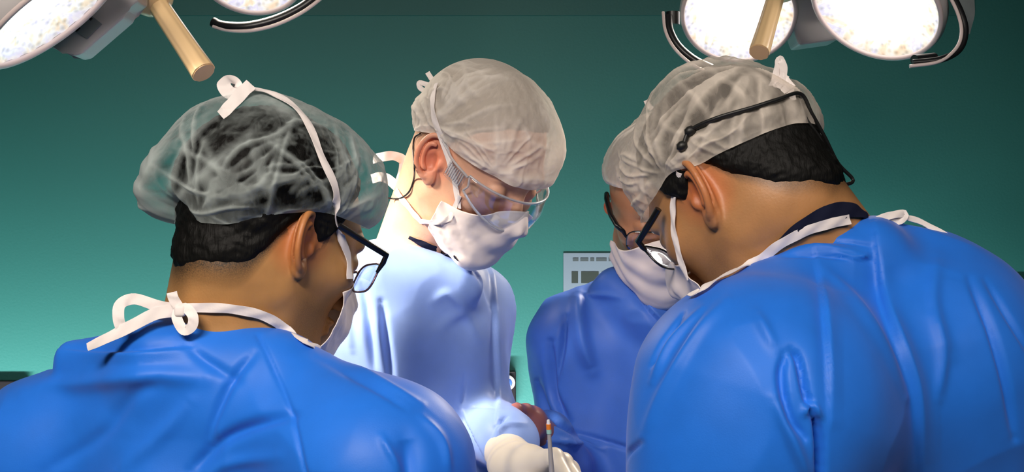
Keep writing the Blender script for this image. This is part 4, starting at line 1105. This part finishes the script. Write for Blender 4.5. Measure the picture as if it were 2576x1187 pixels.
# ================================================================== hunched surgeon on the right, seen from the side
CRD = [([(1660, 300), (1690, 330), (1760, 345), (1830, 330)], 8, .6), ([(1700, 200), (1760, 260), (1800, 320)], 9, .6), ([(1780, 170), (1850, 220), (1890, 265)], 8, .6), ([(1860, 165), (1920, 200), (1950, 235)], 10, .5),
       ([(1730, 230), (1735, 290), (1770, 320)], 14, -.4), ([(1820, 200), (1840, 250)], 16, -.45), ([(1660, 230), (1640, 330), (1660, 400)], 10, .5), ([(1620, 400), (1620, 450), (1640, 480)], 9, .5), ([(1750, 370), (1840, 320), (1950, 280), (2050, 275)], 14, .35),
       ([(1730, 400), (1800, 350), (1900, 310)], 7, .4), ([(1660, 470), (1700, 430), (1740, 400)], 7, .6), ([(1580, 380), (1570, 440), (1600, 490)], 12, .5), ([(1600, 330), (1640, 260), (1700, 200)], 12, .4)]
def build_d():
    pel = P(2500, 2100, 1.6); pel[2] = .92
    bones = [(P(2310, 925, 1.42), P(2420, 1900, 1.56), .12, .15), (P(1980, 1000, 1.33), P(2310, 925, 1.42), .10, .12), (P(1900, 1040, 1.29), P(1905, 1050, 1.29), .106, .106),
             (P(1905, 1012, 1.29), P(1760, 1450, 1.27), .106, .075), (P(2200, 880, 1.6), P(2320, 925, 1.48), .09, .11), (P(2200, 880, 1.6), P(2000, 1400, 1.7), .085, .06)]
    limbs = [(P(1760, 1450, 1.27), P(1500, 1420, 1.5), .045, .03), (P(2000, 1400, 1.7), P(1650, 1400, 1.75), .045, .03)] + legs_for(pel, 160)
    limbs += [(P(2420, 1900, 1.56), pel, .13, .14)]
    H = person('hunched surgeon with black hair in blue gown, leaning down from the right', (1757, 480), 1.36, 1, 136, 42, 0,
               P(2080, 700, 1.42), bones, limbs, M['skin_d'], None, neck_r=.064, hfine=.0024, scale=.94, es=1.05)
    gb = bones + [(P(2195, 635, 1.40), P(2300, 705, 1.42), .034, .05, .03), (P(2420, 1900, 1.56), P(2480, 2300, 1.6), .15, .2), (P(1760, 1450, 1.27), P(1540, 1425, 1.46), .065, .048), (P(2000, 1400, 1.7), P(1690, 1400, 1.74), .06, .048)]
    gb += [(P(1950, 745, 1.335), P(2185, 645, 1.365), .032, .038, .03)]
    cuts = []
    folds = [([(2200, 590), (2215, 720), (2255, 860), (2300, 1000), (2315, 1187)], 12, -.006, 's'), ([(2050, 650), (2070, 760), (2080, 900), (2085, 1050)], 8, -.003, 's'),
             ([(2080, 690), (2150, 760), (2230, 880), (2280, 1000)], 14, .005), ([(1975, 890), (1965, 950), (1985, 1050), (2020, 1100)], 10, -.009), ([(1990, 880), (2010, 910), (2030, 1000), (2060, 1080)], 9, -.010),
             ([(2055, 1060), (2062, 1120), (2060, 1250)], 9, -.018), ([(2020, 1040), (2040, 1020), (2060, 1050)], 9, .008), ([(1950, 1000), (1990, 1100), (2030, 1200)], 16, .008),
             ([(1830, 760), (1740, 860), (1670, 980), (1620, 1100)], 14, .005), ([(1770, 780), (1690, 860), (1640, 960)], 9, .005), ([(1900, 790), (1950, 880)], 14, .004), ([(1720, 790), (1670, 860), (1640, 920)], 6, -.005),
             ([(2440, 700), (2490, 820), (2530, 960), (2550, 1100)], 10, -.007), ([(2360, 640), (2350, 760), (2390, 900)], 18, .004), ([(2480, 700), (2540, 800), (2600, 900)], 8, -.004),
             ([(1970, 645), (2060, 625), (2180, 640)], 7, .004), ([(2000, 615), (2080, 605), (2190, 618)], 6, -.004), ([(1960, 650), (2050, 645), (2190, 655)], 5, -.004), ([(2100, 640), (2150, 650), (2190, 640)], 6, .005),
             ([(1565, 1187), (1580, 1140), (1620, 1110)], 6, -.005), ([(2350, 800), (2370, 900), (2360, 1000)], 14, .004)]
    H.gown = gown(H, 'gown', M['gown'], gb, cuts, (.05, .08, .56, .95), (1.05, 1.1, 1.5, 1.95), (1.33, 1.64), folds=folds, noise=.0024, seed=53, hf=.0025)
    hc = np.array((-.012, 0, .03)); T = tiltm(0)
    pts = rimaz(H, [(2100, 470), (2050, 455), (2010, 462), (1960, 470), (1900, 450), (1850, 442), (1812, 440), (1795, 420)], hc, T)
    keep = [q for q in pts if 95 < q[0] < 176]
    low = curve_from(keep + [(360 - a, e) for a, e in keep] + [(180, -55), (98, 2), (262, 2), (84, -10), (276, -10), (74, -26), (286, -26), (62, -14), (298, -14), (50, 24), (310, 24), (30, 34), (330, 34), (0, 36)])
    set_stub(H, low, hc, 0, 6, .6, .4)
    hairmesh(H, M['hair_black'], low, 65, .008)
    cc = np.array((-.012, 0, .035))
    pts = rimaz(H, [(1655, 505), (1680, 470), (1705, 425), (1740, 425), (1800, 395), (1860, 368), (1930, 337), (2000, 318), (2060, 300)], cc, T)
    keep = [q for q in pts if q[0] < 176]
    low = curve_from(keep + [(360 - a, e) for a, e in keep] + [(180, -24), (0, 10)])
    tg = [('px', x, y) for x, y in [(1610, 512), (1565, 480), (1545, 430), (1560, 380), (1600, 320), (1640, 240), (1700, 182), (1780, 150), (1860, 153), (1930, 172), (1970, 205), (2030, 245), (2070, 285)]]
    tg += [(90, 15, .012, 15), (90, 45, .018, 18), (60, 20, .014, 15), (120, 20, .014, 15), (270, 15, .012, 20), (270, 45, .016, 20)]
    H.cap = shell(H, 'surgical_cap', M['cap_d'], cc, 0, low, field(H, cc, T, tg, .016), 480, 150, rim=.0112, rimw=7, minclear=.0108, disp=pleats(81, GD), fold=foldmap(81, GD), creases=CRD)
    add_bvh(H, H.cap)
    mc = np.array((.0, 0, -.05))
    tg = [('px', 1760, 748), ('px', 1735, 700), ('px', 1710, 640), (0, 12, .018, 14)]
    up = curve_from([(0, 26), (14, 22), (-14, 22), (35, 10), (-35, 10), (60, 2), (-60, 2), (90, -10), (-90, -10)])
    dn = curve_from([(0, -62), (30, -60), (-30, -60), (60, -50), (-60, -50), (75, -36), (-75, -36), (90, -30), (-90, -30)])
    H.mask = shell(H, 'face_mask', M['mask'], mc, 0, dn, field(H, mc, T, tg, .010), 160, 80, upper=up, rim=.004, rimw=8, az_rng=(-36, 36), disp=lambda X, az, e, Y: .0016 * np.sin(e / 2.9 + .3 * np.sin(np.radians(az) * 2)) * np.clip(e / 8, 0, 1) + .0008 * fbm(X * 4, 84), thick=.0008, blur=220)
    add_bvh(H, H.mask)
    def Lw(x, y, z): return H.c + H.R @ (np.array([x, y, z]) * H.s)
    glasses(H, Lw, M['frame_black'], temple_h=.0035, full=False, tl=.045, lens_z=.0)
    # ties and cords
    k = MB(); p, n = trace(H, [(1735, 700), (1712, 640), (1700, 580), (1698, 520), (1703, 470), (1712, 430)], .003); k.ribbon(p, .0065, n)
    k.build('mask_tie', M['tape'], H.root)
    add_bvh(H, H.gown)
    k = MB(); p, n = trace(H, [(1745, 745), (1762, 742), (1790, 722), (1850, 690), (1910, 650), (1960, 612), (2020, 580), (2080, 562), (2130, 553)], .004); k.ribbon(p, .0095, n)
    k.build('neck_tie', M['tape'], H.root)
    k = MB(); k.ribbon([P(2190, 560, 1.37), P(2240, 542, 1.38), P(2275, 538, 1.39), P(2262, 556, 1.385), P(2232, 552, 1.38), P(2215, 548, 1.38)], .008, [(0, -1, .4)] * 6)
    k.ribbon([P(2265, 542, 1.39), P(2320, 560, 1.40), P(2380, 596, 1.40), P(2450, 650, 1.39), P(2512, 700, 1.385)], [.006, .007, .009, .012, .013], [(.1, -1, .6)] * 5)
    k.build('gown_tie', M['tape'], H.root)
    p, n = trace(H, [(1950, 618), (1990, 588), (2040, 556), (2095, 533), (2140, 530), (2175, 545)], .003)
    MB().ribbon(p, [.004, .012, .016, .017, .014, .008], n).build('undershirt_collar', M['undershirt'], H.root)
    p, n = trace(H, [(1722, 372), (1738, 335), (1800, 300), (1890, 272), (1955, 254), (2008, 242)], .004); dz = H.c[1]
    p2 = [P(2042, 285, dz - .055), P(2075, 345, dz - .045), P(2108, 410, dz - .03), P(2145, 450, dz - .02), P(2132, 463, dz - .03), P(2104, 458, dz - .04)]
    MB().tube(p + p2, .0019, 8, sm=6).build('glasses_strap', M['cord'], H.root)
    p3 = [P(2010, 246, dz - .055), P(2030, 300, dz - .06), P(2062, 345, dz - .055), P(2092, 410, dz - .045), P(2106, 455, dz - .04)]
    MB().tube(p3, .0014, 8, sm=6).build('glasses_strap', M['cord'], H.root)
    for q in ((1738, 334), (1721, 370)):
        r = hit(H, *q); w = np.array(r[0]); MB().lathe([(0, -.006), (.004, -.004), (.005, 0), (.004, .004), (0, .006)], w + np.array(r[1]) * .003, (1, 0, .6), 16).build('strap_toggle', M['cord'], H.root)
    k = MB(); d = H.c[1] - .05
    k.ribbon([P(1935, 235, d), P(1950, 200, d), P(1958, 165, d), P(1962, 150, d), P(1970, 165, d), P(1968, 200, d), P(1945, 235, d)], .008, [(0.3, -1, 0)] * 7)
    k.ribbon([P(1935, 235, d), P(1965, 225, d), P(1992, 205, d)], .011, [(0, -1, .2)] * 3); k.ribbon([P(1930, 240, d), P(1965, 242, d), P(2000, 236, d)], .012, [(0, -1, .2)] * 3)
    k.ribbon([P(1940, 228, d), P(1962, 210, d), P(1978, 188, d)], .007, [(0.2, -1, .2)] * 3)
    k.build('cap_knot', M['tape'], H.root)
    return H
M['cap_d'] = sheet_mat('cap_tissue_grey', (.84, .75, .66), .20, .92)
# ------------------------------------------------------------------ surgical lamps
M['lamp_shell'] = mat('lamp_housing', (.55, .52, .52), .4)
M['lamp_rim'] = mat('lamp_rim', (.72, .6, .58), .3)
M['lamp_grey'] = mat('lamp_grey_plastic', (.20, .23, .24), .4)
M['handle'] = mat('lamp_handle_plastic', (.92, .64, .34), .3)  # base lightened in place of lamp light falling on the handles
M['handle_end'] = mat('lamp_handle_end', (.60, .38, .19), .4)
M['red'] = mat('red_dot', (.5, .02, .03), .4)
def lit(name, hot):
    m = mat(name, (.02, .02, .02), .3); b = m.node_tree.nodes['Principled BSDF']
    a = nd(m, 'ShaderNodeAttribute', attribute_name='rad'); an = nd(m, 'ShaderNodeAttribute', attribute_name='ang')
    cb = nd(m, 'ShaderNodeCombineXYZ'); lk(m, a.outputs['Fac'], cb.inputs[0]); lk(m, an.outputs['Fac'], cb.inputs[1])
    tc = nd(m, 'ShaderNodeTexCoord'); n = nd(m, 'ShaderNodeTexNoise'); n.inputs['Scale'].default_value = 30; n.inputs['Detail'].default_value = 3; n.inputs['Distortion'].default_value = 1.2; lk(m, tc.outputs['Object'], n.inputs[0])
    v = nd(m, 'ShaderNodeTexVoronoi'); v.inputs['Scale'].default_value = 95; lk(m, tc.outputs['Object'], v.inputs['Vector'])
    c = ramp(m, n.outputs[0], [(.25, (.98, .60, .34)), (.42, (1, .82, .60)), (.52, (1, .93, .84)), (.62, (.84, .76, .88)), (.75, (1, .95, .88))])
    s = ramp(m, a.outputs['Fac'], [(0, (8, 8, 8)), (hot, (5, 5, 5)), (min(hot + .28, .9), (1.35, 1.35, 1.35)), (1, (.85, .85, .85))])
    vr = nd(m, 'ShaderNodeMapRange'); lk(m, v.outputs['Distance'], vr.inputs[0]); vr.inputs[1].default_value = 0; vr.inputs[2].default_value = .5; vr.inputs[3].default_value = .72; vr.inputs[4].default_value = 1.25
    mm = nd(m, 'ShaderNodeMath', operation='MULTIPLY'); lk(m, s.outputs[0], mm.inputs[0]); lk(m, vr.outputs[0], mm.inputs[1])
    lk(m, c.outputs[0], b.inputs['Emission Color']); lk(m, mm.outputs[0], b.inputs['Emission Strength'])
    return m
M['lit_l'] = lit('lit_reflector_left', .3); M['lit_r'] = lit('lit_reflector_right', .5)
def face_dir(x, y, dx, dy, ratio):
    """unit normal of a disc at picture point x, y that is seen with this minor / major ratio, leaning towards dx, dy"""
    v = px_ray(x, y); r = nrm(np.cross(v, [0, 0, 1.0])); u = np.cross(r, v); n = math.hypot(dx, dy); s = math.sqrt(1 - ratio * ratio)
    return s * (dx / n * r - dy / n * u) - ratio * v
def arc(c, u, v, r, a0, a1, n=28): return [c + r * (math.cos(R_(t)) * u + math.sin(R_(t)) * v) for t in np.linspace(a0, a1, n)]
def lamp_head(e, name, c, N, r, m, energy, target, color=(1, .86, .68), guard=None, size=75):
    c = np.asarray(c, float); N = nrm(N)
    h = MB().lathe([(r * 1.03, .004), (r * 1.06, -.004), (r * 1.04, -.02), (r * .9, -.05), (r * .6, -.078), (r * .25, -.09), (0, -.092)], c, N, 64, open_=True)
    ho = h.build('lamp_head', M['lamp_shell'], e)
    ho['label'] = name
    n = 72; V = []; rad = []; ang = []
    u = nrm(np.cross(N, [.3, .9, .2])); v = np.cross(N, u)
    rr = np.linspace(0, 1, 30)
    for t in rr:
        for k in range(n):
            a = 2 * math.pi * k / n; dep = -.030 * (1 - t * t) - .0015 * math.cos(24 * a) * math.sin(t * 30) * t
            V.append(c + N * dep + r * .985 * t * (math.cos(a) * u + math.sin(a) * v)); rad.append(t); ang.append(a)
    Q = [[i * n + k, i * n + (k + 1) % n, (i + 1) * n + (k + 1) % n, (i + 1) * n + k] for i in range(len(rr) - 1) for k in range(n)]
    me = npmesh('reflector', V, Q); attr(me, 'rad', rad); attr(me, 'ang', ang)
    link('reflector', me, m, ho)
    MB().tube(arc(c + N * .004, u, v, r, 0, 360, 73), .0042, 10).build('rim', M['lamp_rim'], ho)
    MB().lathe([(r * .98, .002), (r * .7, .006), (r * .3, .0075), (0, .008)], c, N, 64).build('cover_glass', M['cover'], ho)
    lo = light('bulb', 'SPOT', c + N * .02, np.asarray(target, float), energy, color, spot_size=R_(size), spot_blend=.9, shadow_soft_size=r * .8)
    lo.parent = e; lo.matrix_parent_inverse = Matrix.Translation(-e.location)
    return ho
def guard(e, pts, d, r=.007, br=None):
    g = MB().tube([P(x, y, d) for x, y in pts], r, 10, flat=.8, sm=8).build('guard_bar', M['black'], e)
    ctr = np.mean([P(x, y, d) for x, y in pts], 0)
    return g
def prism(pts, d0, d1, bev=.004):
    bm = bmesh.new(); a = [bm.verts.new(P(x, y, d0)) for x, y in pts]; b = [bm.verts.new(P(x, y, d0) * [1, 1, 1] + [0, d1 - d0, 0]) for x, y in pts]
    bm.faces.new(a); bm.faces.new(b[::-1])
    for i in range(len(a)): j = (i + 1) % len(a); bm.faces.new((a[j], a[i], b[i], b[j]))
    if bev: bmesh.ops.bevel(bm, geom=bm.edges[:], offset=bev, segments=3, profile=.6, affect='EDGES')
    bm.verts.index_update(); mb = MB(); mb.add([v.co for v in bm.verts], [[v.index for v in f.verts] for f in bm.faces]); bm.free(); return mb
def handle(e, a, b, r0, r1, fl=.032):
    a = np.asarray(a); b = np.asarray(b); u = nrm(b - a); L = np.linalg.norm(b - a)
    ho = MB().lathe([(r0, 0)] + [(r0 + (r1 - r0) * (t ** 2), L * t) for t in np.linspace(.02, .97, 16)] + [(r1 * .985, L)], a, u, 96, ridge=.022, nr=9).build('handle', M['handle'], e, angle=45)
    MB().lathe([(r1 * .93, L + .0002), (r1 * .9, L + .0015), (0, L + .0018)], a, u, 48).build('end_cap', M['handle_end'], ho)
    MB().lathe([(r0 * 1.05, .012), (fl * .8, .006), (fl, -.004), (fl, -.012), (fl * .7, -.02), (fl * .55, -.05), (0, -.05)], a, u, 64).build('flange', M['handle'], e)
TGT = P(1330, 1330, 1.75)
if True:
    # left lamp
    eL = empty('surgical_lamp', PV(420, -260, 2.05), 'surgical lamp at upper left with a brown cylindrical handle and grey control box', 'lamp')
    lamp_head(eL, 'large lit lamp head seen edge-on', P(124, 31, 1.76), face_dir(124, 31, .63, .77, .30), .101, M['lit_l'], 75, P(1000, 760, 2.0), size=46)
    lamp_head(eL, 'lit lamp head with black guard bar', P(628, -78, 2.3), face_dir(628, -78, -.25, .95, .78), .088, M['lit_l'], 18, TGT, size=70)
    handle(eL, P(392, 4, 1.98), P(512, 182, 1.925), .0145, .0172, .030)
    MB().lathe([(.0032, 0), (.003, .002), (0, .003)], P(364, 2, 1.945), (0, -1, -.2), 16).build('indicator', M['red'], eL)
    MB().tube([P(536, 56, 2.235), P(560, 66, 2.23), P(620, 68, 2.22), P(690, 52, 2.22), P(755, 22, 2.225), P(810, -18, 2.23)], .0085, 12, sm=8).build('guard_bar', M['black'], eL)
    MB().tube([P(536, 66, 2.228), P(575, 76, 2.222), P(630, 77, 2.212), P(695, 62, 2.212), P(762, 30, 2.216), P(818, -12, 2.222)], .003, 10, sm=8).build('guard_trim', M['lamp_rim'], eL)
    prism([(352, -120), (348, 2), (318, 22), (312, 44), (205, 136), (186, 141), (160, 128), (128, 120), (120, 40), (200, -120)], 1.90, 1.95).build('control_box', M['lamp_shell'], eL, smooth=False)
    prism([(226, 36), (256, 60), (218, 98), (186, 78)], 1.897, 1.902, .001).build('control_panel', M['lamp_grey'], eL, smooth=False)
    for q in ([(196, 64), (202, 70), (192, 80), (186, 74)], [(228, 42), (233, 46), (227, 52), (222, 47)]):
        prism(q, 1.895, 1.898, .0).build('button', M['black'], eL, smooth=False)
    MB().tube([P(360, -60, 2.0), P(380, -160, 2.04), P(420, -260, 2.05)], .03, 20, sm=6).add(*tube_data([P(420, -260, 2.05), [P(420, -260, 2.05)[0], 2.05, 2.99]], .035, 24)).build('suspension_arm', M['lamp_shell'], eL)
    MB().tube([P(130, -60, 1.84), P(260, -120, 1.98), P(420, -220, 2.05), P(540, -220, 2.2), P(620, -160, 2.32)], .022, 16, sm=6).build('yoke', M['lamp_shell'], eL)
    # right lamp
    eR = empty('surgical_lamp', PV(2010, -280, 2.5), 'surgical lamp at upper right with two round lit heads and a pale brown handle', 'lamp')
    lamp_head(eR, 'round lit lamp head above the sheer cap', P(1858, 34, 2.55), face_dir(1858, 34, 0, 1, .84), .101, M['lit_r'], 30, TGT, size=70)
    lamp_head(eR, 'tilted lit lamp head', P(2205, 15, 2.25), face_dir(2205, 15, -.5, .87, .70), .106, M['lit_r'], 22, TGT, size=70)
    handle(eR, P(1958, -30, 2.36), P(1910, 131, 2.26), .0145, .0168, .034)
    prism([(1975, -120), (2150, -120), (2150, 60), (2108, 100), (2010, 114), (1990, 60)], 2.58, 2.66, .006).build('bridge_housing', M['lamp_shell'], eR, smooth=False)
    MB().tube([P(1681, 40, 2.50), P(1684, 75, 2.49), P(1705, 115, 2.48), P(1745, 150, 2.47), P(1790, 172, 2.46)], .0075, 12, sm=8).build('guard_bar', M['black'], eR)
    MB().tube([P(1668, 30, 2.49), P(1674, 78, 2.48), P(1697, 122, 2.47), P(1738, 160, 2.46), P(1780, 182, 2.45)], .0028, 10, sm=8).build('guard_trim', M['lamp_rim'], eR)
    MB().tube([P(1692, 30, 2.51), P(1692, 62, 2.51)], .013, 12).build('guard_bracket', M['black'], eR)
    MB().tube([P(2385, -30, 2.2), P(2416, 30, 2.18), P(2428, 80, 2.17), P(2412, 125, 2.16), P(2365, 150, 2.15), P(2296, 158, 2.15)], .0055, 12, sm=8).build('guard_bar', M['black'], eR)
    MB().tube([P(2378, -30, 2.195), P(2408, 30, 2.175), P(2419, 80, 2.165), P(2405, 122, 2.155), P(2362, 155, 2.145), P(2288, 167, 2.145)], .0028, 10, sm=8).build('guard_trim', M['lamp_rim'], eR)
    MB().tube([P(2300, 150, 2.16), P(2350, 145, 2.17)], .011, 12, flat=.7).build('guard_bracket', M['black'], eR)
    k = MB(); k.ribbon([P(2405, -60, 2.36), P(2425, -10, 2.36), P(2432, 40, 2.35), P(2428, 85, 2.35)], [.04, .034, .024, .012], [(.3, -1, -.2)] * 4, th=.004); k.build('side_fairing', M['lamp_grey'], eR)
    MB().tube([P(2000, -40, 2.45), P(2010, -140, 2.5), P(2010, -280, 2.5)], .034, 20, sm=6).add(*tube_data([P(2010, -280, 2.5), [P(2010, -280, 2.5)[0], 2.5, 2.99]], .035, 24)).build('suspension_arm', M['lamp_shell'], eR)
    MB().tube([P(1860, -70, 2.66), P(1940, -150, 2.6), P(2010, -220, 2.5), P(2120, -170, 2.4), P(2215, -80, 2.36)], .022, 16, sm=6).build('yoke', M['lamp_shell'], eR)
    # invented out-of-frame bar light added to brighten the lower part of the back wall
    e3 = empty('added_wash_light', (-.45, 2.8, 0), 'added unseen bar light on two feet behind the surgeons, aimed up at the teal wall', 'light')
    MB().box((-.45, 2.8, .5), (3.3, .09, .12), bev=.01).build('housing', M['lamp_shell'], e3, smooth=False)
    MB().box((-.45, 2.848, .5), (3.2, .01, .09), bev=.002).build('diffuser', M['white_plastic'], e3, smooth=False)
    for x in (-1.8, .9):
        MB().box((x, 2.8, .23), (.04, .04, .44), bev=.004).box((x, 2.8, .012), (.06, .4, .022), bev=.004).build('foot', M['lamp_grey'], e3, smooth=False)
    lo = light('added_wash_lamp', 'AREA', (-.45, 2.86, .52), (-.45, YW, .92), WASH, (1, .93, .9), shape='RECTANGLE', size=3.2, size_y=.1, spread=R_(86))
    lo.parent = e3; lo.matrix_parent_inverse = Matrix.Translation(-e3.location)
HA = build_a(); ties_neck_a(HA)
HB = build_b()
HC = build_c()
HD = build_d()
